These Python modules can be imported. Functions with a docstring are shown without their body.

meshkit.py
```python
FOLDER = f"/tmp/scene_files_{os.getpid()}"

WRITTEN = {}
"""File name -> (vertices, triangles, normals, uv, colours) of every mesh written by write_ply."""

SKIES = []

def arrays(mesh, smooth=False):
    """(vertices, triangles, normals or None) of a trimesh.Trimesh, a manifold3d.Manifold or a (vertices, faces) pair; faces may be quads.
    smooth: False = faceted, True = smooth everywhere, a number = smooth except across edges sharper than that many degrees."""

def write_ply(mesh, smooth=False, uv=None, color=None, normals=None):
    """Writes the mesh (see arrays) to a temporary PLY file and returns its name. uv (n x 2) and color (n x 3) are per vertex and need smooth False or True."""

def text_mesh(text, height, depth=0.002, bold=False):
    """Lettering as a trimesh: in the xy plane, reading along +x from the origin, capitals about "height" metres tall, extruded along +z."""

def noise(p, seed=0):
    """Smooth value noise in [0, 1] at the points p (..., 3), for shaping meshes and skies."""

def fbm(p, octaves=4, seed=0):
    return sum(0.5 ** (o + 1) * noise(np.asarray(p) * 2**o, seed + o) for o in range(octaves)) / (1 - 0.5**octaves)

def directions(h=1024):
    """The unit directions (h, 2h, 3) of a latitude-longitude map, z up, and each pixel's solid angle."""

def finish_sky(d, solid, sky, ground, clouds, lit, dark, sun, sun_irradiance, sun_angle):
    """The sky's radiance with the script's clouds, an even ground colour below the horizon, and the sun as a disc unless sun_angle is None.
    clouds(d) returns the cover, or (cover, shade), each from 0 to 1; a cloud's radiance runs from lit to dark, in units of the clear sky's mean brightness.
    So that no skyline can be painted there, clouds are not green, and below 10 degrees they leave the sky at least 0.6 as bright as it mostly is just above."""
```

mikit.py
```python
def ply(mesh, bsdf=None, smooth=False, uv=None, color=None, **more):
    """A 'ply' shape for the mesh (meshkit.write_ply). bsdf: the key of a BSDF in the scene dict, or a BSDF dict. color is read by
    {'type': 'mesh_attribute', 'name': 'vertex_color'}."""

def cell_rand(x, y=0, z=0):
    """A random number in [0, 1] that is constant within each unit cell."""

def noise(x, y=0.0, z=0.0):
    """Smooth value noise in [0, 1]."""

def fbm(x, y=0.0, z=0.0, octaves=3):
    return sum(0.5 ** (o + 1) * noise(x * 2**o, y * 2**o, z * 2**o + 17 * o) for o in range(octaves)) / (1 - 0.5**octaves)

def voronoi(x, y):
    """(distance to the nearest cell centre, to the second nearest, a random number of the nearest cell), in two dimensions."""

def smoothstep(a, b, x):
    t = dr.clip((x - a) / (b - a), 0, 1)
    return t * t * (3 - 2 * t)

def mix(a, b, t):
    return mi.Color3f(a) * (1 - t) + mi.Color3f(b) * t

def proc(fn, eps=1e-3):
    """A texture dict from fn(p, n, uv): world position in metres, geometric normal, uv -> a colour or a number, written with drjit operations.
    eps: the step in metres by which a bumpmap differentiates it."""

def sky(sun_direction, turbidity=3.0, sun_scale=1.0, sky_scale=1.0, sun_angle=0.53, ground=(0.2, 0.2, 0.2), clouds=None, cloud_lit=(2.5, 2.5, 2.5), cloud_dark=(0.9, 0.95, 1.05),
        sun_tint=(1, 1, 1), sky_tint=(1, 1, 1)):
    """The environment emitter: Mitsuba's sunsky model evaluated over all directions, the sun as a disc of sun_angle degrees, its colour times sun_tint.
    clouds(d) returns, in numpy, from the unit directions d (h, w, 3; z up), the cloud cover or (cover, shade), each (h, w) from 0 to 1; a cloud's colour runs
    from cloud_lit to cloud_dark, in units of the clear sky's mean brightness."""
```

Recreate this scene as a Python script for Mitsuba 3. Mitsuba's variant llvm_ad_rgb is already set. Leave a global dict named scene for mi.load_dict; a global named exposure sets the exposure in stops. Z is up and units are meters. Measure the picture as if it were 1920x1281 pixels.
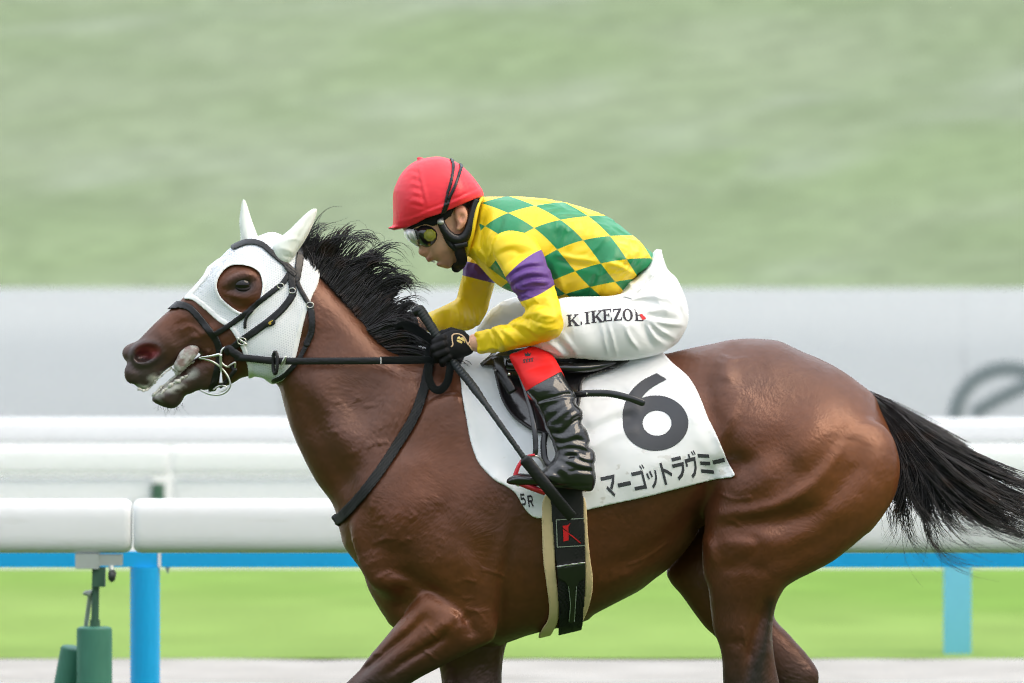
import math, numpy as np, trimesh, mitsuba as mi, mikit, meshkit, drjit as dr
from scipy import ndimage, sparse
from scipy.sparse.linalg import spsolve
from scipy.spatial import cKDTree
from mikit import noise, fbm, voronoi, smoothstep, mix

# ------------------------------------------------------------------ camera, sky, exposure
CAM_D, FPX = 25.0, 16000.0
CAM = np.array([0.0, -CAM_D, 1.8])
PITCH = math.atan(131.5 / FPX)
FWD = np.array([0.0, math.cos(PITCH), -math.sin(PITCH)]); UPV = np.array([0.0, math.sin(PITCH), math.cos(PITCH)])
exposure = 2.58
T = mi.ScalarTransform4f
scene, labels = {'type': 'scene'}, {}
scene['camera'] = {'type': 'thinlens', 'fov': 2 * math.degrees(math.atan(960 / FPX)), 'fov_axis': 'x', 'aperture_radius': 0.025, 'focus_distance': 24.78,
                   'near_clip': 1.0, 'far_clip': 2000.0, 'to_world': T().look_at(origin=CAM.tolist(), target=(CAM + FWD).tolist(), up=[0, 0, 1])}
scene['sky_light'] = mikit.sky([0.72, -0.42, 0.85], turbidity=4, sun_scale=0.30, sun_angle=45, clouds=lambda d: (np.ones(d.shape[:2]), 1 - d[..., 2]), cloud_lit=(3.5, 3.75, 4.1), cloud_dark=(0.95, 1.04, 1.19), ground=(0.08, 0.12, 0.05))


def P(px, py, y=0.0):
    """World point at depth y seen at the photograph's pixel (1920 wide)."""
    px, py, y = np.broadcast_arrays(np.asarray(px, float), np.asarray(py, float), np.asarray(y, float))
    d = FWD + ((px - 960) / FPX)[..., None] * np.array([1.0, 0, 0]) + ((640.5 - py) / FPX)[..., None] * UPV
    return CAM + d * ((y + CAM_D) / d[..., 1])[..., None]


def P2(pts, y=0.0):
    a = np.asarray(pts, float)
    return P(a[:, 0], a[:, 1], y)[:, [0, 2]]


# ------------------------------------------------------------------ materials
def mat(key, d, twosided=True):
    scene[key] = {'type': 'twosided', 'b': d} if twosided else d
    return key


def pr(col, rough=0.5, **k):
    c = col if isinstance(col, dict) else {'type': 'rgb', 'value': list(col)}
    return {'type': 'principled', 'base_color': c, 'roughness': rough, **k}


# ------------------------------------------------------------------ 2-D helpers
def spline(pts, n=8, closed=True):
    p = np.asarray(pts, float)
    if closed:
        q = np.vstack([p[-1:], p, p[:2]])
    else:
        q = np.vstack([2 * p[:1] - p[1:2], p, 2 * p[-1:] - p[-2:-1]])
    out = []
    t = np.arange(n)[:, None] / n
    for i in range(1, len(q) - 2):
        a, b, c, d = q[i - 1], q[i], q[i + 1], q[i + 2]
        out.append(0.5 * (2 * b + (c - a) * t + (2 * a - 5 * b + 4 * c - d) * t**2 + (3 * b - a - 3 * c + d) * t**3))
    out = np.vstack(out)
    return out if closed else np.vstack([out, p[-1:]])


def seg_dist(path, X, Z, closed=False):
    """(distance, arc position) from points to a polyline."""
    p = np.asarray(path, float)
    if closed:
        p = np.vstack([p, p[:1]])
    best = np.full(X.shape, 1e9); arc = np.zeros(X.shape); s0 = 0.0
    for a, b in zip(p[:-1], p[1:]):
        d = b - a; L2 = d @ d
        if L2 < 1e-14:
            continue
        t = np.clip(((X - a[0]) * d[0] + (Z - a[1]) * d[1]) / L2, 0, 1)
        q = (X - a[0] - t * d[0])**2 + (Z - a[1] - t * d[1])**2
        m = q < best
        best = np.where(m, q, best); arc = np.where(m, s0 + t * math.sqrt(L2), arc)
        s0 += math.sqrt(L2)
    return np.sqrt(best), arc


def sd2(poly, X, Z):
    """Signed distance to a closed polygon, negative inside."""
    p = np.asarray(poly, float)
    d, _ = seg_dist(p, X, Z, True)
    inside = np.zeros(X.shape, bool)
    for a, b in zip(p, np.roll(p, -1, 0)):
        if a[1] != b[1]:
            inside ^= ((a[1] > Z) != (b[1] > Z)) & (X < (b[0] - a[0]) * (Z - a[1]) / (b[1] - a[1]) + a[0])
    return np.where(inside, -d, d)


def field(ctrl, X, Z, power=3):
    """Smooth scalar field from control points (x, z, value)."""
    if np.isscalar(ctrl):
        return np.full(X.shape, float(ctrl))
    num = den = 0
    for x, z, v in ctrl:
        w = 1 / ((X - x)**2 + (Z - z)**2 + 0.0004)**(power / 2)
        num = num + w * v; den = den + w
    return num / den


# ------------------------------------------------------------------ volumes: silhouettes inflated to solids and blended
class Vol:
    def __init__(s, lo, hi, h):
        s.lo, s.h = np.array(lo, float), h
        s.n = np.ceil((np.array(hi) - s.lo) / h).astype(int) + 1
        s.f = np.full(s.n, 0.5, np.float32)
        s.ax = [s.lo[k] + h * np.arange(s.n[k]) for k in range(3)]

    def box(s, lo, hi):
        a = np.clip(np.floor((np.array(lo) - s.lo) / s.h).astype(int), 0, s.n)
        b = np.clip(np.ceil((np.array(hi) - s.lo) / s.h).astype(int) + 1, 0, s.n)
        return tuple(slice(i, j) for i, j in zip(a, b))

    def grids(s, sl):
        return (s.ax[0][sl[0]][:, None, None], s.ax[1][sl[1]][None, :, None], s.ax[2][sl[2]][None, None, :])

    def blend(s, sl, g, k, op='add'):
        a = s.f[sl]
        g = g.astype(np.float32)
        if op == 'add':
            h = np.maximum(k - np.abs(a - g), 0) / max(k, 1e-6)
            s.f[sl] = np.minimum(a, g) - h * h * k * 0.25
        else:
            g = -g
            h = np.maximum(k - np.abs(a - g), 0) / max(k, 1e-6)
            s.f[sl] = np.maximum(a, g) + h * h * k * 0.25

    def inflate(s, poly, w, y0=0.0, k=0.02, shrink=0.0, sm=6, op='add', mirror=False, amax=9.0):
        """poly: photo pixels; w: half-width in metres, or [(px, py, w)]; y0: depth of the middle, or [(px, py, y)]."""
        ym = y0 if np.isscalar(y0) else float(np.mean([c[2] for c in y0]))
        q = P2(spline(poly, sm) if sm else poly, ym)
        if shrink:
            w = max(w - 1.5 * shrink, 0.012) if np.isscalar(w) else [(a, b, max(c - 1.5 * shrink, 0.012)) for a, b, c in w]
        cw = w if np.isscalar(w) else [(*P2([c[:2]], ym)[0], c[2]) for c in w]
        cy = y0 if np.isscalar(y0) else [(*P2([c[:2]], ym)[0], c[2]) for c in y0]
        m = 0.05 + k
        lo2, hi2 = q.min(0) - m, q.max(0) + m
        ys = [y0] if np.isscalar(y0) else [c[2] for c in y0]
        wm = (w if np.isscalar(w) else max(c[2] for c in w)) * 1.3
        sl = s.box([lo2[0], min(ys) - wm - m, lo2[1]], [hi2[0], max(ys) + wm + m, hi2[1]])
        X, Z = np.meshgrid(s.ax[0][sl[0]], s.ax[2][sl[2]], indexing='ij')
        if X.size == 0 or s.ax[1][sl[1]].size == 0:
            return
        d = -sd2(q, X, Z) - shrink
        ins = d > 0
        idx = np.full(X.shape, -1); idx[ins] = np.arange(ins.sum())
        N = int(ins.sum())
        rows, cols, vals = [np.arange(N)], [np.arange(N)], [np.full(N, 4.0)]
        for ax in (0, 1):
            for st in (1, -1):
                nb = np.roll(idx, st, ax)[ins]
                ok = nb >= 0
                rows.append(np.nonzero(ok)[0]); cols.append(nb[ok]); vals.append(np.full(ok.sum(), -1.0))
        A = sparse.csc_matrix((np.concatenate(vals), (np.concatenate(rows), np.concatenate(cols))), (N, N))
        phi = np.zeros(X.shape); phi[ins] = spsolve(A, np.full(N, 2.0 * s.h**2))
        deep = d > 2.2 * s.h
        if deep.sum() < 8:
            deep = d > 0.5 * d.max()
        qv = np.where(deep, phi / np.maximum(d, 1e-6), 0)
        ii = ndimage.distance_transform_edt(~deep, return_distances=False, return_indices=True)
        qq = qv[tuple(ii)]
        qq = np.where(deep, qq, ndimage.gaussian_filter(qq, 2.0))
        phi = qq * d
        cen = np.maximum(phi, 1e-8)

        def asp_at(x, z, v):
            i, j = int(round((x - X[0, 0]) / s.h)), int(round((z - Z[0, 0]) / s.h))
            i, j = min(max(i, 0), X.shape[0] - 1), min(max(j, 0), X.shape[1] - 1)
            return v / math.sqrt(max(cen[i, j], (0.25 * cen.max()**0.5)**2))
        if np.isscalar(cw):
            asp = np.full(X.shape, cw / math.sqrt(cen.max()))
        else:
            asp = field([(x, z, asp_at(x, z, v)) for x, z, v in cw], X, Z)
        asp = np.minimum(asp, amax)
        yc = field(cy, X, Z)
        gx, gz = np.gradient(ndimage.gaussian_filter(phi, 1.0), s.h)
        gp = gx**2 + gz**2
        R2 = cen.max()
        Y = s.ax[1][sl[1]][None, :, None]
        for sg in ((1, -1) if mirror else (1,)):
            dy = Y - sg * yc[:, None, :]
            ia = (1 / asp**2)[:, None, :]
            g = dy**2 * ia - phi[:, None, :]
            f = g / np.sqrt(4 * dy**2 * ia**2 + gp[:, None, :] + 0.02 * R2)
            s.blend(sl, f, k, op)

    def chain(s, pts, k=0.01, op='add', flat=1.0):
        """pts: [(x, y, z, r)] world; round cones along a chain."""
        p = np.asarray(pts, float)
        for a, b in (zip(p[:-1], p[1:]) if len(p) > 1 else [(p[0], p[0] + [1e-5, 0, 0, 0])]):
            m = max(a[3], b[3]) + 0.02 + k
            sl = s.box(np.minimum(a, b)[:3] - m, np.maximum(a, b)[:3] + m)
            X, Y, Z = s.grids(sl)
            d = b[:3] - a[:3]; L2 = max(d @ d, 1e-12)
            t = np.clip(((X - a[0]) * d[0] + (Y - a[1]) * d[1] + (Z - a[2]) * d[2]) / L2, 0, 1)
            g = np.sqrt((X - a[0] - t * d[0])**2 + (Y - a[1] - t * d[1])**2 + (Z - a[2] - t * d[2])**2) - (a[3] + t * (b[3] - a[3]))
            s.blend(sl, g, k, op)

    def ell(s, c, r, k=0.01, op='add', rot=0.0):
        """ellipsoid at world c with radii r, turned by rot degrees in the x-z plane."""
        m = max(r) + 0.02 + k
        sl = s.box(np.array(c) - m, np.array(c) + m)
        X, Y, Z = s.grids(sl)
        ca, sa = math.cos(math.radians(rot)), math.sin(math.radians(rot))
        u, v = (X - c[0]) * ca + (Z - c[2]) * sa, -(X - c[0]) * sa + (Z - c[2]) * ca
        q = np.sqrt((u / r[0])**2 + ((Y - c[1]) / r[1])**2 + (v / r[2])**2)
        g2 = np.sqrt((u / r[0]**2)**2 + ((Y - c[1]) / r[1]**2)**2 + (v / r[2]**2)**2)
        s.blend(sl, q * (q - 1) / np.maximum(g2, 1e-6), k, op)

    def strokes(s, items, yp, side=-1, band=0.03):
        """items: (pixel path, sigma px, height m): ridges (+) and furrows (-) on the side of the solid that faces side*y."""
        X, Z = np.meshgrid(s.ax[0], s.ax[2], indexing='ij')
        D = np.zeros(X.shape)
        for path, sg, amp in items:
            q = P2(spline(path, 6, False) if len(path) > 2 else path, yp)
            w = sg / 640.0
            lo, hi = q.min(0) - 3.2 * w, q.max(0) + 3.2 * w
            i0, i1 = np.searchsorted(s.ax[0], [lo[0], hi[0]]); j0, j1 = np.searchsorted(s.ax[2], [lo[1], hi[1]])
            if i1 <= i0 or j1 <= j0:
                continue
            d, arc = seg_dist(q, X[i0:i1, j0:j1], Z[i0:i1, j0:j1])
            L = max(arc.max(), 1e-6)
            tap = np.clip(np.minimum(arc, L - arc) / (0.35 * L) + (0.25 if len(path) > 2 else 0.6), 0, 1)
            D[i0:i1, j0:j1] += amp * np.exp(-0.5 * (d / w)**2) * tap
        side_w = 1 / (1 + np.exp(-(side * s.ax[1] - 0.0) / band * 2.5)) if band else np.ones(len(s.ax[1]))
        s.f -= (D[:, None, :] * side_w[None, :, None]).astype(np.float32)

    def norm(s):
        g = np.gradient(s.f, s.h)
        m = np.sqrt(g[0]**2 + g[1]**2 + g[2]**2)
        m = ndimage.gaussian_filter(m, 1.5)
        s.f /= np.clip(m, 0.4, 2.5)

    def at(s, pts):
        p = (np.asarray(pts) - s.lo) / s.h
        return ndimage.map_coordinates(s.f, p.T, order=1, mode='nearest')

    def mesh(s, smooth=4):
        return nets(s.f, s.lo, s.h, smooth)


def nets(f, lo, h, smooth=4):
    """Surface nets: the zero level of a sampled function as a closed mesh."""
    ins = f < 0
    c = np.zeros(tuple(np.array(f.shape) - 1), np.int8)
    for i in (0, 1):
        for j in (0, 1):
            for k in (0, 1):
                c += ins[i:f.shape[0] - 1 + i, j:f.shape[1] - 1 + j, k:f.shape[2] - 1 + k]
    act = np.argwhere((c > 0) & (c < 8))
    ids = np.full(c.shape, -1, np.int64); ids[tuple(act.T)] = np.arange(len(act))
    acc, cnt = np.zeros((len(act), 3)), np.zeros(len(act))
    corner = [(i, j, k) for i in (0, 1) for j in (0, 1) for k in (0, 1)]
    val = {o: f[act[:, 0] + o[0], act[:, 1] + o[1], act[:, 2] + o[2]].astype(float) for o in corner}
    for o in corner:
        for ax in range(3):
            if o[ax] == 0:
                o2 = tuple(1 if q == ax else o[q] for q in range(3))
                a, b = val[o], val[o2]
                m = (a < 0) != (b < 0)
                t = np.where(m, a / np.where(a - b == 0, 1, a - b), 0)
                pt = np.tile(np.array(o, float), (len(act), 1)); pt[:, ax] = t
                acc += np.where(m[:, None], pt, 0); cnt += m
    v = lo + h * (act + acc / cnt[:, None])
    quads = []
    for ax in range(3):
        u, w = (ax + 1) % 3, (ax + 2) % 3
        a = ins[tuple(slice(0, -1) if q == ax else slice(1, -1) for q in range(3))]
        b = ins[tuple(slice(1, None) if q == ax else slice(1, -1) for q in range(3))]
        e = np.argwhere(a != b)
        flip = a[tuple(e.T)]
        e = e + np.array([0 if q == ax else 1 for q in range(3)])

        def cell(du, dw):
            o = e.copy(); o[:, u] += du; o[:, w] += dw
            return ids[tuple(o.T)]
        qd = np.stack([cell(-1, -1), cell(0, -1), cell(0, 0), cell(-1, 0)], 1)
        qd[~flip] = qd[~flip][:, ::-1]
        quads.append(qd)
    q = np.vstack(quads)
    q = q[(q >= 0).all(1)]
    m = trimesh.Trimesh(v, np.vstack([q[:, [0, 1, 2]], q[:, [0, 2, 3]]]), process=False)
    if smooth and len(v):
        E = np.vstack([q[:, [0, 1]], q[:, [1, 2]], q[:, [2, 3]], q[:, [3, 0]]])
        W = sparse.coo_matrix((np.ones(2 * len(E)), (np.r_[E[:, 0], E[:, 1]], np.r_[E[:, 1], E[:, 0]])), (len(v), len(v))).tocsr()
        W = sparse.diags(1 / np.maximum(np.asarray(W.sum(1)).ravel(), 1)) @ W
        for _ in range(smooth):
            v = v + 0.5 * (W @ v - v)
            v = v - 0.52 * (W @ v - v)
        m.vertices = v
    return m


def shell(vol, region, o1, o2, lo, hi, h=0.003, near=False, smooth=3, extra=None):
    """A layer lying between the distances o1 and o2 outside a solid, cut to region(X, Z) < 0 (metres)."""
    v = Vol(lo, hi, h)
    X, Y, Z = np.meshgrid(*v.ax, indexing='ij')
    F = vol.at(np.stack([X.ravel(), Y.ravel(), Z.ravel()], 1)).reshape(X.shape)
    x2, z2 = np.meshgrid(v.ax[0], v.ax[2], indexing='ij')
    r = region(x2, z2)[:, None, :]
    bump = 0 if extra is None else extra(x2, z2)[:, None, :]
    g = np.maximum(np.maximum(o1 + bump - F, F - o2 - bump), r)
    if near:
        g = np.maximum(g, Y + 0.012)
    v.f = g.astype(np.float32)
    return v.mesh(smooth)


def px_box(pts, ylo, yhi, m=0.02):
    q = P2(pts, 0.0)
    return [q[:, 0].min() - m, ylo, q[:, 1].min() - m], [q[:, 0].max() + m, yhi, q[:, 1].max() + m]


def band_region(path, w, yp, sm=6):
    q = P2(spline(path, sm, False) if len(path) > 2 else path, yp)
    return lambda X, Z: seg_dist(q, X, Z)[0] - w / 640.0 / 2


def poly_region(poly, yp, sm=5):
    q = P2(spline(poly, sm) if sm else poly, yp)
    return lambda X, Z: sd2(q, X, Z)


# ------------------------------------------------------------------ tubes, ribbons, decals
def frames(p):
    t = np.gradient(p, axis=0)
    L = np.linalg.norm(t, axis=1)
    for i in np.nonzero(L < 1e-9)[0]:
        t[i] = t[i - 1] if i else t[1]
    t /= np.linalg.norm(t, axis=1, keepdims=True) + 1e-12
    return t


def tube(path, r, sides=10, caps=True, flat=None):
    """A round tube (or, with flat = (normal, ratio), an oval one) along a path of 3-D points; r scalar or per point."""
    p = np.asarray(path, float); n = len(p); r = np.broadcast_to(np.asarray(r, float), (n,))
    t = frames(p)
    up = np.array([0, 1.0, 0]) if flat is None else np.asarray(flat[0], float)
    a = np.cross(t, up); bad = np.linalg.norm(a, axis=1) < 0.05
    a[bad] = np.cross(t[bad], [0.3, 0.2, 0.9]); a /= np.linalg.norm(a, axis=1, keepdims=True)
    b = np.cross(t, a)
    th = np.arange(sides) * 2 * math.pi / sides
    k = 1.0 if flat is None else flat[1]
    v = p[:, None] + r[:, None, None] * (np.cos(th)[None, :, None] * a[:, None] + k * np.sin(th)[None, :, None] * b[:, None])
    v = v.reshape(-1, 3)
    i, j = np.meshgrid(np.arange(n - 1), np.arange(sides), indexing='ij')
    j2 = (j + 1) % sides
    q = np.stack([i * sides + j, i * sides + j2, (i + 1) * sides + j2, (i + 1) * sides + j], -1).reshape(-1, 4)
    f = np.vstack([q[:, [0, 1, 2]], q[:, [0, 2, 3]]])
    if caps:
        v = np.vstack([v, p[:1], p[-1:]]); jj = np.arange(sides)
        f = np.vstack([f, np.stack([(jj + 1) % sides, jj, jj * 0 + len(v) - 2], 1), np.stack([(n - 1) * sides + jj, (n - 1) * sides + (jj + 1) % sides, jj * 0 + len(v) - 1], 1)])
    m = trimesh.Trimesh(v, f, process=False)
    return m


def ribbon(path, width, thick, normal=(0, -1, 0)):
    """A flat strap with rounded edges along a path of 3-D points; width across, normal = its face."""
    return tube(path, np.asarray(width) / 2, 12, True, (np.asarray(normal, float), thick / np.mean(np.asarray(width))))


def curve3(pts, n=8):
    """pts: (px, py, y) pixels and depth -> smooth 3-D path."""
    s = spline(np.asarray(pts, float), n, False) if len(pts) > 2 else np.linspace(pts[0], pts[1], 12)
    return P(s[:, 0], s[:, 1], s[:, 2])


def box(x0, x1, y0, y1, z0, z1):
    m = trimesh.creation.box([x1 - x0, y1 - y0, z1 - z0]); m.apply_translation([(x0 + x1) / 2, (y0 + y1) / 2, (z0 + z1) / 2])
    return m


def cast(mesh, px, py):
    """The point where the line of sight through a pixel first meets the mesh (nan where it misses)."""
    px, py = np.asarray(px, float), np.asarray(py, float)
    d = P(px, py, 0.0) - CAM
    o = np.tile(CAM, (len(px), 1)) + d * 0.9
    loc, ray, _ = mesh.ray.intersects_location(o, d / np.linalg.norm(d, axis=1, keepdims=True), multiple_hits=False)
    out = np.full((len(px), 3), np.nan); out[ray] = loc
    return out


def decal(polys, mesh, off=0.0015, size=6.0):
    """Flat print: pixel polygons (shapely) laid on a mesh as a thin sheet."""
    ms = []
    for g in polys:
        for q in getattr(g, 'geoms', [g]):
            if q.area < 0.5:
                continue
            v, f = trimesh.creation.triangulate_polygon(q, engine='earcut')
            v, f = trimesh.remesh.subdivide_to_size(np.c_[v, np.zeros(len(v))], f, size)
            w = cast(mesh, v[:, 0], v[:, 1])
            ok = ~np.isnan(w[:, 0])
            if ok.sum() < 3:
                continue
            if not ok.all():
                _, nn = cKDTree(v[ok, :2]).query(v[~ok, :2])
                w[~ok] = P(v[~ok, 0], v[~ok, 1], w[ok][nn][:, 1])
            w[:, 1] -= off
            m = trimesh.Trimesh(w, f, process=False)
            if m.face_normals[:, 1].mean() > 0:
                m.invert()
            ms.append(m)
    return trimesh.util.concatenate(ms)


def ripple(mesh, amp, along, fa, fb, seed, warp=0.5):
    """Small uneven folds in a cloth: ridges that run along a direction, pushed out along the normals."""
    v, n = np.array(mesh.vertices), np.array(mesh.vertex_normals)
    a = np.asarray(along, float); a /= np.linalg.norm(a)
    b = np.cross(a, [0, 1.0, 0]); b /= np.linalg.norm(b); c = np.cross(a, b)
    q = np.stack([v @ a * fa, v @ b * fb, v @ c * fb], 1)
    q = q + warp * (meshkit.fbm(v * 9, 2, seed + 5)[:, None] - 0.5) * 4
    r = 1 - np.abs(2 * meshkit.fbm(q, 2, seed) - 1)
    mask = np.clip((meshkit.fbm(v * 7, 2, seed + 9) - 0.38) * 4, 0, 1)
    mesh.vertices = v + n * (amp * (r**3 - 0.45) * mask)[:, None]
    return mesh


# ------------------------------------------------------------------ entries
def numbered(name):
    k, i = name, 0
    while k in scene or any(q.startswith(k + '__') for q in scene):
        i += 1; k = f'{name}_{i:03d}'
    return k


def obj(name, mesh, m, parent=None, smooth=True, **kw):
    key = numbered(f'{parent}__{name}' if parent else name)
    scene[key] = mikit.ply(mesh, m, smooth=smooth, **kw)
    return key


def pieces(mesh, least=0.04):
    """The separate pieces of a mesh (a strap seen on both cheeks, say), the camera's side first, crumbs dropped."""
    n = len(mesh.vertices)
    lab = trimesh.graph.connected_component_labels(mesh.face_adjacency, node_count=len(mesh.faces))
    cnt = np.bincount(lab)
    out = []
    for c in np.argsort(-cnt):
        if cnt[c] >= least * len(mesh.faces):
            f = mesh.faces[lab == c]; u, inv = np.unique(f, return_inverse=True)
            out.append(trimesh.Trimesh(mesh.vertices[u], inv.reshape(-1, 3), process=False))
    return sorted(out, key=lambda q: round(q.vertices[:, 1].mean(), 2))


def objs(name, mesh, m, parent=None, smooth=True, **kw):
    ks = [obj(name, q, m, parent, smooth, **kw) for q in pieces(mesh)]
    return ks[0]


def tag(key, label=None, category=None, group=None, kind=None):
    d = labels.setdefault(key, {})
    for a, b in (('label', label), ('category', category), ('group', group), ('kind', kind)):
        if b:
            d[a] = b
    return key

# ------------------------------------------------------------------ the setting
def grass_col(a, b, c, sx, sy):
    def fn(p, n, uv):
        v = fbm(p.x * sx, p.y * sy, p.z * sy, 4)
        w = noise(p.x * sx * 7 + 5, p.y * sy * 7, p.z * sy * 7)
        col = mix(a, b, smoothstep(0.3, 0.7, v))
        return mix(col, c, smoothstep(0.62, 0.9, fbm(p.x * sx * 0.6 + 31, p.y * sy * 0.8, p.z * sy * 1.4 + 7, 3)) * 0.7) * (0.92 + 0.16 * w)
    return mikit.proc(fn)


def bank_col_fn(p, n, uv):
    x, h = p.x * 0.30, p.z * 1.8 - p.x * 0.16
    a = fbm(x, h, 3.0, 4)
    b = fbm(x * 0.55 + 11, h * 0.42 + 5, 9.0, 3)
    c = smoothstep(0.60, 0.82, fbm(x * 0.8 + 40, h * 0.9 + 2, 1.0, 3))
    col = mix((0.178, 0.230, 0.138), (0.214, 0.262, 0.174), smoothstep(0.25, 0.75, a))
    col = mix(col, (0.200, 0.272, 0.142), smoothstep(0.40, 0.75, b) * 0.45)
    return mix(col, (0.285, 0.325, 0.27), c * 0.4) * (0.9 + 0.2 * noise(x * 9, h * 6, 0))


bank_col = mikit.proc(bank_col_fn)
mat('turf_mat', {'type': 'diffuse', 'reflectance': grass_col((0.045, 0.085, 0.02), (0.06, 0.11, 0.028), (0.08, 0.12, 0.04), 0.5, 0.5)})
mat('infield_mat', {'type': 'diffuse', 'reflectance': grass_col((0.175, 0.298, 0.070), (0.222, 0.330, 0.098), (0.245, 0.315, 0.135), 0.35, 0.12)})
mat('bank_mat', {'type': 'diffuse', 'reflectance': bank_col})
mat('sand_mat', {'type': 'diffuse', 'reflectance': mikit.proc(lambda p, n, uv: mix((0.33, 0.32, 0.30), (0.46, 0.45, 0.43), fbm(p.x * 3, p.y * 3, 0, 4)))})
mat('path_mat', {'type': 'diffuse', 'reflectance': mikit.proc(lambda p, n, uv: mix((0.40, 0.42, 0.38), (0.47, 0.48, 0.45), fbm(p.x, p.y, 0, 3)))})


def sheet(name, x0, x1, y0, y1, z, m, nx=2, ny=2, fn=None):
    xs, ys = np.linspace(x0, x1, nx), np.linspace(y0, y1, ny)
    X, Y = np.meshgrid(xs, ys, indexing='ij')
    Z = np.full(X.shape, float(z)) if fn is None else fn(X, Y)
    v = np.stack([X, Y, Z], -1).reshape(-1, 3)
    i, j = np.meshgrid(np.arange(nx - 1), np.arange(ny - 1), indexing='ij'); a = i * ny + j
    f = np.stack([a, a + ny, a + ny + 1, a + 1], -1).reshape(-1, 4)
    obj(name, (v, f), m, smooth=True)
    tag(name, kind='structure')


D_SAND, D_PATH, D_FAR = 28800 / 726 - 25, 28800 / 557 - 25, 90.0
sheet('ground', -900, 900, -120, 900, -0.02, 'turf_mat')
sheet('turf', -150, 150, -20, 5.6, 0.0, 'turf_mat')
sheet('sand_track', -150, 150, 5.58, D_SAND, -0.004, 'sand_mat', 1200, 8,
      lambda X, Y: -0.004 + 0.02 * (meshkit.fbm(np.stack([X * 2.2, Y * 2.2, X * 0], -1), 3, 5) - 0.5) * (Y > 8))
sheet('infield_grass', -150, 150, D_SAND + 0.02, D_PATH, 0.0, 'infield_mat')
sheet('service_path', -150, 150, D_PATH, D_FAR, -0.003, 'path_mat')
labels['ground']['label'] = 'turf ground reaching to the horizon'
labels['turf']['label'] = 'green racecourse turf under the running horse'
labels['sand_track']['label'] = 'pale strip of sand behind the near rail'
labels['infield_grass']['label'] = 'bright green grass strip seen under the rails'
labels['service_path']['label'] = 'pale grey strip beyond the green infield grass'
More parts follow.
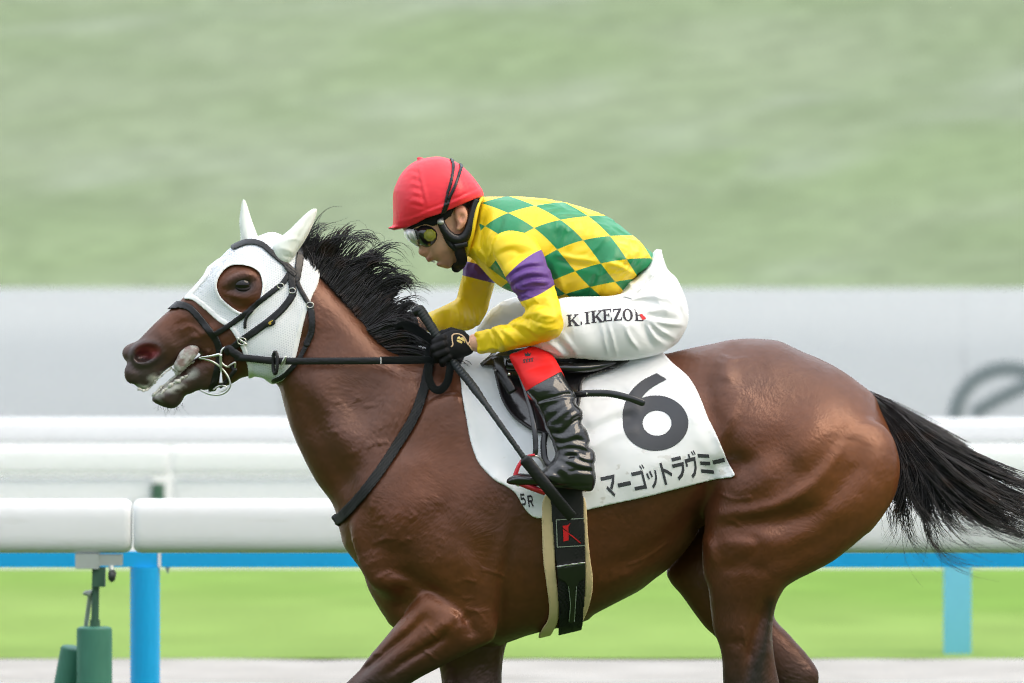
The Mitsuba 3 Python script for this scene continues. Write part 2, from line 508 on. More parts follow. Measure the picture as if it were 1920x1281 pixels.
sheet('grass_bank', -160, 160, D_FAR + 1.0, D_FAR + 60, 0, 'bank_mat', 220, 90,
      lambda X, Y: np.clip((Y - D_FAR - 1) * 0.36, 0, 30) + 0.5 * (meshkit.fbm(np.stack([X * 0.22, Y * 0.3, X * 0], -1), 4, 3) - 0.5) * np.clip((Y - D_FAR) / 8, 0, 1))
labels['grass_bank']['label'] = 'pale green grass slope rising behind the wall'


def gz(D, row):
    """Height of what stands D metres from the lens at a picture row."""
    return float(P(960, row, D - 25)[2])


mat('white_rail_mat', pr(mikit.proc(lambda p, n, uv: mix((0.69, 0.705, 0.73), (0.60, 0.61, 0.615), smoothstep(0.62, 0.8, fbm(p.x * 5, p.y * 9, p.z * 22, 4)) * 0.5)), 0.35, specular=0.5))
mat('blue_paint', pr((0.0, 0.315, 0.66), 0.4))
mat('pale_blue_paint', pr((0.12, 0.42, 0.55), 0.45))
mat('dark_green_metal', pr((0.035, 0.095, 0.06), 0.4))
mat('green_pad_mat', pr(mikit.proc(lambda p, n, uv: mix((0.035, 0.15, 0.105), (0.05, 0.19, 0.135), fbm(p.x * 20, p.y * 20, p.z * 12, 3))), 0.5))
mat('zinc_mat', pr((0.42, 0.46, 0.44), 0.45, metallic=0.5))
mat('dark_metal', pr((0.03, 0.035, 0.035), 0.4))
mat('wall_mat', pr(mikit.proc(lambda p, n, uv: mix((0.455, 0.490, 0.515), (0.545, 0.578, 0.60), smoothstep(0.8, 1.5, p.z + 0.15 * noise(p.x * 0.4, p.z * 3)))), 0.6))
mat('emblem_mat', pr((0.125, 0.16, 0.17), 0.6))


def capsule_tube(x0, x1, yc, zlo, zhi, depth, rnd=0.02):
    """A closed tube of rounded-oblong section running along x, its ends softened."""
    hz, hy = (zhi - zlo) / 2, depth / 2
    th = np.arange(40) * 2 * math.pi / 40
    e = 2.0 / 3.2
    sec = np.stack([hy * np.sign(np.cos(th)) * np.abs(np.cos(th))**e, hz * np.sign(np.sin(th)) * np.abs(np.sin(th))**e], 1)
    xs, sc = [], []
    for a, k in ((0, 0.80), (0.004, 0.90), (0.012, 0.965), (0.03, 1.0)):
        xs.append(x0 + a); sc.append(k)
    for a, k in ((0.03, 1.0), (0.012, 0.965), (0.004, 0.90), (0, 0.80)):
        xs.append(x1 - a); sc.append(k)
    v = np.array([[x, yc + s[0] * k, (zlo + zhi) / 2 + s[1] * k] for x, k in zip(xs, sc) for s in sec])
    n = len(sec); q = []
    for i in range(len(xs) - 1):
        for j in range(n):
            q.append([i * n + j, (i + 1) * n + j, (i + 1) * n + (j + 1) % n, i * n + (j + 1) % n])
    q = np.array(q)
    f = [*q[:, [0, 2, 1]], *q[:, [0, 3, 2]]]
    v = np.vstack([v, [[x0, yc, (zlo + zhi) / 2], [x1, yc, (zlo + zhi) / 2]]])
    for j in range(n):
        f.append([len(v) - 2, j, (j + 1) % n]); f.append([len(v) - 1, (len(xs) - 1) * n + (j + 1) % n, (len(xs) - 1) * n + j])
    return trimesh.Trimesh(v, np.array(f), process=False)


def cylinder(p0, p1, r0, r1=None, sides=24, bevel=0.0):
    p0, p1 = np.array(p0, float), np.array(p1, float); r1 = r0 if r1 is None else r1
    d = (p1 - p0) / np.linalg.norm(p1 - p0)
    if bevel:
        return tube([p0, p0 + d * bevel * 0.3, p0 + d * bevel, p1 - d * bevel, p1 - d * bevel * 0.3, p1], [r0 - bevel, r0 - 0.3 * bevel, r0, r1, r1 - 0.3 * bevel, r1 - bevel], sides)
    return tube([p0, p1], [r0, r1], sides)


# near white running rail on green padded stands
DN = 29.0; YN = DN - 25
z1, z0 = gz(DN, 935), gz(DN, 1037)
joint = float(P(249, 985, YN)[0])
RL = 3.9
for i in range(-1, 2):
    obj('rail_tube', capsule_tube(joint + i * RL + 0.004, joint + (i + 1) * RL - 0.004, YN, z0, z1, 0.13), 'white_rail_mat', 'running_rail', 35)
tag('running_rail', 'near white running rail with a joint, just behind the horse', 'rail', 'white racecourse rails')
for i in (-1, 0, 1):
    k = numbered('rail_stand'); sx = joint + i * RL
    q = lambda px, py, dy=0.0: P(px, py, YN + dy) + [i * RL, 0, 0]
    obj('clamp', trimesh.util.concatenate([box(q(142, 0)[0], q(186, 0)[0], YN - 0.05, YN + 0.05, gz(DN, 1066), gz(DN, 1038)),
                                            box(q(186, 0)[0], q(229, 0)[0], YN - 0.035, YN + 0.05, gz(DN, 1060), gz(DN, 1040))]), 'zinc_mat', k, False)
    obj('bracket', box(q(173, 0)[0], q(197, 0)[0], YN - 0.03, YN + 0.03, gz(DN, 1100), gz(DN, 1064)), 'dark_green_metal', k, False)
    obj('knob', tube([q(203, 1080, -0.05), q(208, 1080, -0.05), q(212, 1080, -0.05), q(217, 1081, -0.05)], [0.012, 0.022, 0.022, 0.014], 16), 'dark_metal', k, 30)
    obj('knob', cylinder(q(208, 1062, -0.04), q(211, 1078, -0.05), 0.009), 'zinc_mat', k, 30)
    obj('post', cylinder(q(180, 1066), q(178, 1168), 0.013), 'dark_green_metal', k, 30)
    obj('collar', cylinder(q(178, 1162), q(178, 1178), 0.0175), 'dark_green_metal', k, 30)
    b = q(177, 1175); b2 = b.copy(); b2[2] = 0.0
    obj('pad', cylinder(b2, b, 0.0605, 0.0605, 40, 0.012), 'green_pad_mat', k, 35)
    for s in range(5):    # lacing lines round the pad
        zz = np.linspace(0.05, b[2] - 0.02, 9)[s:s + 3]
        th = np.linspace(-2.6 + s, -0.4 + s, 24)
        pts = np.stack([b[0] + 0.0605 * np.cos(th), b[1] + 0.0605 * np.sin(th), np.linspace(zz[0], zz[-1], 24)], 1)
        obj('lacing', tube(pts, 0.0016, 5), 'green_pad_mat', k)
    t1 = q(139, 1213, 0.09); t0 = t1 + np.array([-0.10, 0.06, 0]); t0[2] = 0.0
    obj('leaning_pad', cylinder(t0, t1, 0.045, 0.045, 32, 0.012), 'green_pad_mat', k, 35)
    obj('brace', cylinder(q(170, 1108, 0.01), t1 + [0.03, 0, -0.01], 0.008), 'zinc_mat', k, 30)
    obj('wing_nut', tube([q(155, 1114, 0), q(160, 1112, 0), q(170, 1114, 0)], [0.002, 0.009, 0.011], 10), 'zinc_mat', k, 30)
    tag(k, ['green padded rail stand outside the picture on the left', 'green padded rail stand under the joint of the near white rail', 'green padded rail stand hidden behind the horse'][i + 1], 'rail stand')

# blue fence behind it
DB = 30.6; YB = DB - 25
bz1, bz0 = gz(DB, 1034), gz(DB, 1063)
bx = float(P(272, 1100, YB)[0])
for i in (-1, 0, 1):
    if i != -1:
        pass
    c = bx + i * 4.9
    obj('rail', box(c + 0.06, c + 4.9 + 0.045, YB - 0.03, YB + 0.03, bz0, bz1), 'blue_paint', 'blue_fence', False)
    obj('joint_strip', box(c + 0.047, c + 0.059, YB - 0.028, YB + 0.028, bz0 + 0.001, bz1 - 0.001), 'white_rail_mat', 'blue_fence', False)
    obj('post', tube([[c, YB, 0], [c, YB, bz0 - 0.001]], 0.0535, 40), 'blue_paint', 'blue_fence', 30)
    for dx in (-0.042, 0.082):
        obj('bolt', tube([[c + dx, YB - 0.02, bz0 - 0.022], [c + dx, YB - 0.02, bz0 - 0.008], [c + dx, YB - 0.02, bz0 - 0.0005]], [0.003, 0.007, 0.009], 10), 'zinc_mat', 'blue_fence', 30)
tag('blue_fence', 'bright blue fence with a thick post, close behind the near white rail', 'fence')

# a second, paler blue post line at the far edge of the sand
YP = 40.2 - 25
px_ = float(P(1795, 1100, YP)[0])
for i in (-1, 0):
    obj('post', box(px_ + 5 * i - 0.063, px_ + 5 * i + 0.063, YP - 0.06, YP + 0.06, 0, gz(40.2, 1030)), 'pale_blue_paint', 'far_blue_fence', False)
obj('rail', box(-40, 40, YP - 0.025, YP + 0.025, gz(40.2, 1056) , gz(40.2, 1040)), 'blue_paint', 'far_blue_fence', False)
tag('far_blue_fence', 'pale blurred blue post standing at the far edge of the sand', 'fence')

# far white rails
for D, rows, jx, ofs, lab in ((53.0, (836, 891), 318, 0.0, 'middle white double rail with a dark post, between the near rail and the wall'),
                              (56.0, (785, 833), -900, 0.0, 'farthest white rail, along the foot of the grey wall')):
    k = numbered('far_rail'); y = D - 25
    j0 = float(P(jx, 860, y)[0])
    for i in (-2, -1, 0, 1):
        obj('rail_tube', capsule_tube(j0 + 6 * i + 0.01, j0 + 6 * (i + 1) - 0.01, y, gz(D, rows[1]), gz(D, rows[0]), 0.13), 'white_rail_mat', k, 35)
        if D < 55:
            obj('lower_rail', capsule_tube(j0 - 0.04 + 6 * i + 0.06, j0 - 0.04 + 6 * (i + 1) - 0.06, y + 0.05, gz(D, 950), gz(D, 896), 0.10), 'white_rail_mat', k, 35)
        obj('post', cylinder([j0 - 0.07 + 6 * i, y - 0.03, 0], [j0 - 0.07 + 6 * i, y - 0.03, gz(D, rows[1]) - 0.05], 0.042), 'dark_green_metal', k, 30)
    tag(k, lab, 'rail', 'white racecourse rails')

# the grey wall at the foot of the bank, its panels, ledge and round emblem
DW = 100.0; YW = DW - 25
wz = gz(DW, 540)
PW = 4.0
for i in range(-12, 12):
    x = 1.3 + i * PW
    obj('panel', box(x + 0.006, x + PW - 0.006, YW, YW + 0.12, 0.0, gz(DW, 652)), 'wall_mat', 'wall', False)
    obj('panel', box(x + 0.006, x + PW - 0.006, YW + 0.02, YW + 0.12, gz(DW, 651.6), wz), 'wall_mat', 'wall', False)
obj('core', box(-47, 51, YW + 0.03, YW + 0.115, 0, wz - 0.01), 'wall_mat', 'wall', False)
ec = P(1890, 790, YW); er = 112 * DW / FPX
ang = np.linspace(0, 2 * math.pi, 73)
ring = np.stack([ec[0] + (er - 0.075) * np.cos(ang), np.full(73, YW - 0.02), ec[2] + (er - 0.075) * np.sin(ang)], 1)
obj('emblem_ring', tube(ring, 0.078, 12, False, ((0, 1, 0), 0.25)), 'emblem_mat', 'wall', 40)
obj('emblem_bar', ribbon([P(1825, 775, YW) - [0, .02, 0], P(1870, 748, YW) - [0, .02, 0], P(1925, 722, YW) - [0, .02, 0], P(1965, 705, YW) - [0, .02, 0]], 0.15, 0.03), 'emblem_mat', 'wall', 40)
tag('wall', 'long pale grey wall with a dark round emblem at the foot of the grass bank', 'wall')

# ------------------------------------------------------------------ the horse
H = Vol([-1.22, -0.40, -0.03], [1.22, 0.40, 1.97], 0.0052)
trunk = [(800, 668), (870, 668), (950, 662), (1050, 662), (1150, 664), (1240, 664), (1280, 656), (1334, 645), (1371, 637.5), (1405, 635), (1443, 637), (1465, 641), (1499, 657), (1540, 674.5), (1577, 694), (1615, 721),
         (1640, 743), (1650, 768), (1665, 801), (1677, 829), (1685, 856), (1687, 880), (1684, 904), (1676, 931), (1656, 958), (1600, 985), (1520, 1005), (1440, 1010), (1370, 985), (1318, 988), (1301, 1014), (1284, 1035), (1265, 1054),
         (1250, 1069), (1228, 1085), (1200, 1107), (1165, 1125.5), (1115, 1152), (1094, 1166), (1008, 1187), (950, 1207), (931, 1212), (880, 1212), (800, 1198), (738, 1176), (722, 1158), (706, 1133), (691, 1105), (682, 1080), (670, 1055), (656, 1027),
         (646, 999), (640, 965), (660, 900), (710, 800), (760, 710)]
H.inflate(trunk, [(700, 1000, .185), (760, 1080, .19), (850, 950, .245), (850, 800, .19), (960, 950, .275), (1100, 930, .285), (1240, 900, .265), (1330, 850, .25), (1420, 830, .265), (1540, 850, .27), (1620, 870, .225), (1440, 720, .20), (950, 720, .13), (1180, 720, .165)], 0.0, 0.02, sm=4)
neck = [(560, 478), (592, 505), (616, 527), (636, 550), (663, 579), (687, 607), (710, 632), (732, 650), (775, 664), (850, 672), (905, 720), (905, 830), (860, 930), (790, 1010), (710, 1050), (657, 1027), (647, 999), (640, 968), (617, 935), (591, 900),
        (570, 860), (554, 825), (543, 797), (535, 769), (526, 734), (517, 712), (495, 680), (490, 600), (515, 520)]
H.inflate(neck, [(555, 600, .085), (600, 640, .09), (680, 740, .12), (760, 800, .155), (800, 900, .185), (700, 960, .17), (620, 860, .125), (560, 760, .09)], 0.0, 0.05)
head = [(374, 662), (350, 671), (322, 687), (304, 700), (291, 716), (283, 726), (272, 732), (261, 728), (250, 719), (243, 708), (239, 697), (241, 684), (232, 672), (229, 662), (233, 652), (243, 645), (258, 639), (275, 622), (292, 605), (308, 590),
        (321, 579), (343, 559), (363, 536), (388, 509), (415, 487), (431, 471), (450, 459), (466, 451), (485, 447), (504, 440), (518, 441), (545, 455), (575, 484), (593, 510), (600, 560), (592, 620), (570, 668), (545, 697), (516, 711), (493, 704), (468, 703),
        (450, 708), (432, 718), (412, 718), (395, 690)]
H.inflate(head, [(480, 640, .083), (540, 600, .088), (455, 530, .098), (520, 500, .075), (400, 590, .062), (350, 630, .05), (300, 660, .052), (262, 690, .047), (250, 665, .04)], 0.0, 0.035)
jaw = [(366, 672), (385, 664), (430, 650), (470, 660), (476, 690), (466, 703), (451, 708), (432, 719.5), (410, 727), (388, 731), (371, 732.5), (359, 738), (347.5, 742), (342, 752), (334, 761), (325, 766), (311, 764.5), (297, 759), (288, 754), (285, 748), (292, 735), (308, 720), (322, 708), (336, 698), (352, 684)]
H.inflate(jaw, [(300, 750, .032), (330, 740, .034), (370, 705, .036), (430, 685, .055)], 0.0, 0.012)
# the cheek's round plate, the facial crest, the eye's brow and socket, the nostril
H.ell(P(505, 640, -0.055), (0.09, 0.045, 0.10), 0.03)
H.ell(P(505, 640, 0.055), (0.09, 0.045, 0.10), 0.03)
for s in (-1, 1):
    H.ell(P(452, 522, s * 0.083), (0.042, 0.026, 0.020), 0.02, rot=20)
    H.ell(P(455, 552, s * 0.088), (0.035, 0.012, 0.010), 0.015, rot=8)
    H.ell(P(456, 535, s * 0.112), (0.022, 0.016, 0.013), 0.008, 'sub', rot=5)
    H.ell(P(276, 662, s * 0.038), (0.050, 0.024, 0.038), 0.012, rot=12)
    H.ell(P(273.5, 662, s * 0.068), (0.040, 0.030, 0.0265), 0.008, 'sub', rot=14)
    H.ell(P(268, 668, s * 0.046), (0.024, 0.022, 0.016), 0.008, 'sub', rot=14)
    H.chain(np.c_[P([420, 395, 370], [607, 622, 634], s * 0.055), [0.010, 0.009, 0.005]], 0.02)
    H.ell(P(246, 700, s * 0.026), (0.02, 0.02, 0.03), 0.02)

# legs: (photo pixels; below the picture they run on down to the turf)
thigh = [(1345, 862), (1400, 815), (1480, 785), (1570, 780), (1640, 790), (1670, 815), (1683, 850), (1687, 880), (1684, 904), (1676, 931), (1659, 960), (1634, 993), (1620, 1004), (1586, 1033), (1556, 1055), (1520, 1074), (1492, 1088), (1472, 1102),
         (1459, 1124), (1452, 1146), (1448, 1166), (1447, 1193), (1450, 1224), (1456, 1256), (1462, 1282), (1466, 1302), (1458, 1335), (1442, 1380), (1438, 1440), (1438, 1500), (1444, 1535), (1440, 1562), (1424, 1592), (1420, 1612), (1386, 1612), (1384, 1580), (1384, 1545), (1390, 1500),
         (1390, 1440), (1388, 1380), (1372, 1335), (1358, 1300), (1356, 1280), (1354, 1237), (1348, 1208), (1338, 1180), (1333, 1140), (1328, 1102), (1320, 1080), (1317, 1055), (1318, 1005), (1313, 965), (1320, 905)]
H.inflate(thigh, [(1400, 880, .11), (1500, 900, .125), (1600, 900, .10), (1400, 1000, .105), (1500, 1000, .09), (1390, 1100, .075), (1392, 1180, .06), (1405, 1250, .05), (1412, 1310, .043), (1414, 1420, .028), (1412, 1545, .033)],
          [(1450, 900, -.155), (1400, 1050, -.165), (1395, 1200, -.14), (1410, 1300, -.13), (1412, 1550, -.125)], 0.012, sm=4)
far_hind = [(1340, 900), (1450, 880), (1500, 960), (1480, 1080), (1450, 1149), (1480, 1190), (1508, 1221), (1525, 1243), (1534, 1260), (1534, 1282), (1520, 1310), (1500, 1350), (1486, 1420), (1482, 1490), (1486, 1530), (1476, 1560), (1456, 1590), (1450, 1612), (1420, 1612), (1424, 1580), (1432, 1540), (1438, 1490),
            (1440, 1420), (1444, 1350), (1440, 1300), (1420, 1270), (1380, 1235), (1342, 1195), (1323, 1177), (1301, 1149), (1279, 1118), (1258, 1093), (1250, 1071), (1268, 1040), (1310, 980)]
H.inflate(far_hind, [(1400, 960, .10), (1340, 1100, .08), (1400, 1190, .055), (1490, 1270, .043), (1465, 1420, .028), (1455, 1540, .033)], [(1400, 960, .14), (1490, 1270, .12), (1460, 1500, .115)], 0.012, sm=4)
forearm = [(800, 1085), (760, 1148), (739, 1177), (703, 1218), (675, 1252), (649, 1280), (612, 1318), (590, 1340), (574, 1366), (560, 1392), (540, 1428), (510, 1462), (480, 1492), (462, 1506), (440, 1524), (420, 1540), (440, 1562), (470, 1545), (498, 1530), (520, 1512), (550, 1486), (590, 1446), (620, 1412), (640, 1392),
           (662, 1374), (690, 1345), (730, 1312), (772, 1280), (825, 1251), (882, 1222), (922, 1203), (930, 1186), (932, 1150), (905, 1080), (850, 1058)]
H.inflate(forearm, [(880, 1130, .055), (830, 1160, .075), (760, 1210, .062), (700, 1280, .052), (610, 1360, .047), (560, 1440, .027), (480, 1518, .032)], [(880, 1130, -.165), (760, 1200, -.15), (610, 1360, -.13), (480, 1520, -.13)], 0.010, sm=4)
far_fore = [(800, 1130), (930, 1130), (952, 1190), (948, 1212), (944, 1231), (941, 1262), (940, 1290), (932, 1340), (926, 1385), (922, 1410), (912, 1440), (906, 1500), (908, 1545), (904, 1575), (892, 1600), (850, 1604), (856, 1575), (862, 1545), (868, 1500), (866, 1440), (856, 1400), (846, 1350), (834, 1310), (828, 1280), (823, 1250), (800, 1200)]
H.inflate(far_fore, [(880, 1180, .07), (885, 1280, .055), (890, 1400, .045), (887, 1480, .027), (880, 1570, .032)], [(880, 1180, .13), (885, 1400, .11), (880, 1580, .11)], 0.012, sm=4)
# shoulder: the blade, the triceps mass and the point of the shoulder stand proud of the ribs
shoulder = [(800, 760), (860, 740), (905, 800), (940, 900), (965, 960), (962, 1010), (948, 1050), (936, 1099), (931, 1140), (932, 1180), (915, 1190), (870, 1165), (820, 1120), (760, 1100), (700, 1085), (668, 1040), (660, 980), (690, 920), (740, 850)]
for s in (-1, 1):
    H.inflate(shoulder, [(800, 850, .045), (880, 1000, .062), (760, 1020, .06), (700, 1030, .05), (900, 1130, .052)], [(820, 820, s * .155), (900, 950, s * .198), (800, 980, s * .185), (700, 1020, s * .135), (900, 1140, s * .165)], 0.016, sm=4)
    H.ell(P(735, 1075, s * 0.14), (0.075, 0.06, 0.06), 0.05, rot=-30)
H.norm()
ST = H.strokes
ST([  # near side; amplitudes in metres
    # neck: throat furrow, the jugular groove, the long muscle below the crest
    ([(545, 700), (585, 780), (620, 860), (660, 930), (690, 980)], 13, -.007), ([(575, 640), (605, 720), (640, 800), (690, 880)], 24, .006),
    ([(620, 570), (680, 640), (740, 700), (800, 760)], 22, .005), ([(560, 600), (560, 660), (570, 720)], 12, -.005),
    # wrinkles before the shoulder
    *[([(752 + 9 * i, 690 + 5 * i), (738 + 9 * i, 745 + 6 * i), (714 + 9 * i, 800 + 7 * i), (690 + 8 * i, 845 + 6 * i)], 2.6, .0032) for i in range(-1, 4)],
    ([(800, 700), (775, 780), (730, 860), (680, 930)], 12, -.006),
    # shoulder relief
    ([(800, 1000), (850, 930), (880, 850)], 20, -.007), ([(690, 1000), (740, 950), (800, 890)], 30, .006), ([(905, 960), (880, 1030), (840, 1060)], 34, .006),
    ([(690, 1075), (740, 1072), (790, 1098), (835, 1130), (868, 1160)], 11, -.014), ([(868, 1150), (882, 1175), (890, 1200)], 10, -.011),
    ([(760, 1090), (752, 1120), (765, 1150)], 15, -.013), ([(855, 1030), (890, 1080), (910, 1130), (918, 1165)], 16, .007),
    ([(965, 985), (952, 1040), (940, 1090), (938, 1140), (938, 1185)], 8, -.015), ([(955, 960), (950, 1010), (930, 1080), (922, 1140), (918, 1175)], 11, .009), ([(930, 1195), (965, 1100), (985, 1020)], 18, -.006),
    # forearm: extensor furrow and the second one behind it, the elbow's folds
    ([(795, 1160), (770, 1187), (730, 1220), (690, 1255), (650, 1295)], 5.5, -.011), ([(862, 1170), (820, 1205), (775, 1232), (720, 1270)], 5.5, -.010),
    ([(800, 1125), (775, 1160), (735, 1200)], 9, .008), ([(848, 1160), (820, 1183), (790, 1205)], 9, .010), ([(835, 1195), (858, 1178), (872, 1168)], 6, .006), ([(842, 1150), (856, 1158), (868, 1172)], 5, .005),
    ([(1005, 1190), (965, 1203), (925, 1212)], 9, -.004),
    # ribs and flank
    *[([(960 + 26 * i, 1010 + 10 * i), (968 + 26 * i, 1080), (975 + 26 * i, 1140 - 6 * i)], 8, .0025) for i in range(0, 9)],
    ([(1315, 860), (1330, 910), (1315, 960), (1300, 1010)], 15, -.018), ([(1120, 1075), (1190, 1045), (1250, 1010), (1300, 960)], 13, -.005), ([(1110, 1110), (1180, 1082), (1250, 1040)], 14, .004),
    ([(1385, 868), (1345, 880), (1320, 905)], 13, -.010),
    # haunch: hip bone, tensor edge, the ridges of the thigh
    ([(1352, 668), (1362, 690), (1358, 720)], 12, .010), ([(1300, 700), (1320, 760), (1340, 820)], 20, -.011), ([(1378, 760), (1366, 792), (1354, 820), (1350, 850)], 8, .009), ([(1390, 740), (1420, 700), (1450, 690)], 26, -.004),
    ([(1345, 800), (1335, 760), (1325, 700)], 10, -.006),
    ([(1316, 1000), (1330, 1030), (1334, 1060)], 7, .005), ([(1334, 966), (1395, 962), (1455, 948), (1505, 922), (1548, 880), (1590, 820)], 9, .012), ([(1345, 990), (1410, 985), (1475, 975), (1540, 945), (1585, 895), (1610, 850)], 15, -.013),
    ([(1400, 880), (1450, 865), (1520, 850)], 26, .006), ([(1395, 862), (1370, 868), (1345, 880)], 10, -.010),
    ([(1640, 880), (1625, 940), (1570, 990), (1500, 1020), (1440, 1045)], 24, .007), ([(1620, 960), (1560, 1005), (1490, 1040), (1420, 1062)], 12, -.006), ([(1600, 760), (1640, 830), (1655, 900)], 20, .005), ([(1575, 800), (1605, 860), (1600, 910)], 14, -.004),
    # stifle and gaskin
    ([(1350, 1022), (1385, 1018), (1412, 1026)], 14, .006), ([(1355, 1010), (1390, 1005), (1420, 1015), (1415, 1040), (1385, 1052)], 6, -.004), ([(1332, 1010), (1336, 1050), (1345, 1065)], 7, .005),
    ([(1345, 1070), (1400, 1062), (1445, 1075)], 9, -.004), ([(1365, 1095), (1372, 1150), (1380, 1210)], 18, .005), ([(1440, 1110), (1425, 1160), (1410, 1220), (1405, 1275)], 8, -.012), ([(1447, 1150), (1440, 1200), (1445, 1250)], 7, .004), ([(1365, 1200), (1385, 1206), (1400, 1200)], 7, -.003),
], -0.26)
ST([  # head, near side
    ([(398, 612), (372, 640), (350, 660)], 7, -.0035), ([(330, 600), (300, 635)], 14, .002), ([(372, 622), (355, 640), (325, 652)], 5, .003), ([(318, 612), (345, 606), (372, 605)], 6, -.0025),
    ([(314, 640), (318, 662), (306, 680), (285, 690)], 5, -.004), ([(432, 552), (452, 560), (476, 556)], 3.5, .004), ([(430, 570), (455, 578), (482, 570)], 4, -.004), ([(432, 522), (455, 512), (480, 520)], 4, .004),
    ([(412, 540), (425, 545), (435, 540)], 3, -.003), ([(345, 735), (370, 722), (400, 712)], 4, -.003), ([(300, 700), (280, 715), (262, 722)], 6, .003), ([(330, 690), (318, 694), (304, 706)], 3, -.002),
    ([(246, 690), (262, 694), (284, 690)], 4, -.003),
], -0.08)
horse = H.mesh(5)
# fine relief: veins and swellings of the skin, pushed out along the normals
vn = np.array(horse.vertex_normals); V = np.array(horse.vertices)
near_ = (V[:, 1] < -0.05) & (vn[:, 1] < 0.1)
rng = np.random.default_rng(7)
veins = [[(905, 1068), (925, 1072), (945, 1080)], [(860, 1092), (875, 1086), (890, 1090)], [(875, 1142), (895, 1146), (915, 1145)], [(893, 1146), (903, 1155), (908, 1165)], [(710, 1085), (722, 1077), (734, 1073)], [(870, 1122), (885, 1120)],
         [(795, 1220), (806, 1228), (818, 1238)], [(800, 1175), (812, 1188), (820, 1196)], [(700, 1020), (720, 1012), (740, 1010)], [(752, 1015), (768, 1010)], [(1365, 975), (1378, 978), (1386, 984)], [(700, 1228), (715, 1226)],
         [(1392, 1180), (1398, 1210)], [(1350, 925), (1375, 935), (1405, 932)], [(350, 612), (365, 618), (378, 630)], [(325, 620), (345, 615)], [(1355, 668), (1375, 675), (1400, 672)], [(1180, 1060), (1215, 1045), (1250, 1020)]]
for i in range(70):      # short twisting folds on breast, shoulder and the base of the neck
    if i < 34:
        x, y = rng.uniform(655, 830), rng.uniform(930, 1070)
    else:
        x, y = rng.uniform(610, 730), rng.uniform(740, 860)
    a = rng.normal(-0.5, 0.5); L = rng.uniform(7, 17)
    veins.append([(x, y), (x + L * 0.5, y + L * 0.5 * math.sin(a) + rng.normal(0, 2)), (x + L * math.cos(a), y + L * math.sin(a))])
disp = np.zeros(len(V))
for i, vpath in enumerate(veins):
    q = P2(spline(vpath, 5, False) if len(vpath) > 2 else vpath, -0.22)
    lo, hi = q.min(0) - 0.02, q.max(0) + 0.02
    sel = np.nonzero(near_ & (V[:, 0] > lo[0]) & (V[:, 0] < hi[0]) & (V[:, 2] > lo[1]) & (V[:, 2] < hi[1]))[0]
    if len(sel):
        d, _ = seg_dist(q, V[sel, 0], V[sel, 2])
        disp[sel] += (0.0021 if i < 18 else 0.0012) * np.exp(-0.5 * (d / 0.0036)**2)
nz = meshkit.fbm(V * 30, 3, 3) - 0.5
V = V + vn * (np.minimum(disp, 0.004) + 0.0012 * nz * (V[:, 0] > -0.9))[:, None]
horse.vertices = V

# coat colour: bay, black points, dark skin of muzzle and eye
X_, Z_ = V[:, 0], V[:, 2]


def near_px(px, py, rx, ry, soft=0.35):
    c = P(px, py, -0.15)
    r = np.sqrt(((X_ - c[0]) / (rx / 640))**2 + ((Z_ - c[2]) / (ry / 640))**2)
    return np.clip((1 + soft - r) / (2 * soft), 0, 1)


def lerp(c, d, t):
    return c * (1 - t[:, None]) + np.array(d) * t[:, None]


n1, n2 = meshkit.fbm(V * 5, 4, 11), meshkit.fbm(V * np.array([26, 26, 40]), 3, 12)
col = np.tile([0.084, 0.0265, 0.0094], (len(V), 1))
col = lerp(col, [0.058, 0.022, 0.0115], np.clip((n1 - 0.35) * 2.2, 0, 1) * 0.7)
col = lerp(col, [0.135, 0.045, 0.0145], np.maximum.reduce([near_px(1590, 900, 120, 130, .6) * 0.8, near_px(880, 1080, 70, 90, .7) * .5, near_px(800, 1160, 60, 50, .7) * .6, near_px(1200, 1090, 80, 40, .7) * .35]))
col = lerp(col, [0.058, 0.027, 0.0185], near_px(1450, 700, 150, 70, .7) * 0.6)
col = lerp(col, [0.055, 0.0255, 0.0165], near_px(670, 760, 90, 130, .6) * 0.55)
dark = np.array([0.012, 0.009, 0.008])
mz = np.maximum.reduce([near_px(262, 690, 52, 62, .55), near_px(312, 748, 42, 36, .4), near_px(345, 722, 60, 34, .5) * .8, near_px(310, 660, 60, 34, .6) * .5])
col = lerp(col, [0.040, 0.032, 0.031], mz * (0.75 + 0.25 * n2))
col = lerp(col, [0.018, 0.014, 0.014], near_px(455, 536, 27, 19, .5) * 0.95)
col = lerp(col, [0.016, 0.012, 0.012], near_px(273.5, 662, 33, 23, .25) * 0.75)
inner = near_px(275, 659, 20, 12, .4) * (np.abs(V[:, 1]) < 0.057)
col = lerp(col, [0.135, 0.018, 0.018], inner)
lips = np.maximum.reduce([near_px(*a) for a in ((300, 712, 22, 12), (318, 726, 20, 9, .6), (345, 700, 18, 10, .6), (294, 745, 9, 10, .5), (272, 726, 16, 6, .6))])
col = lerp(col, [0.55, 0.55, 0.50], lips * np.clip((n2 - 0.36) * 5, 0, 1) * 0.95)
low = np.clip((0.78 - Z_) / 0.22, 0, 1)
col = lerp(col, dark, np.clip(low * 1.1, 0, 1) * (0.6 + 0.4 * n1))
tend = seg_dist(P2([(1446, 1130), (1440, 1170), (1432, 1215), (1418, 1262), (1412, 1330)], -0.15), X_, Z_)[0]
col = lerp(col, dark, np.clip((0.030 + 0.04 * np.clip(0.75 - Z_, 0, 1) * 2 - tend) / 0.030, 0, 1) * (V[:, 1] < 0) * (Z_ < 0.86) * 0.95)
back = seg_dist(P2([(575, 484), (663, 579), (732, 650), (800, 668)], 0), X_, Z_)[0]
col = lerp(col, [0.02, 0.014, 0.012], np.clip((0.018 - back) / 0.010, 0, 1) * 0.8)
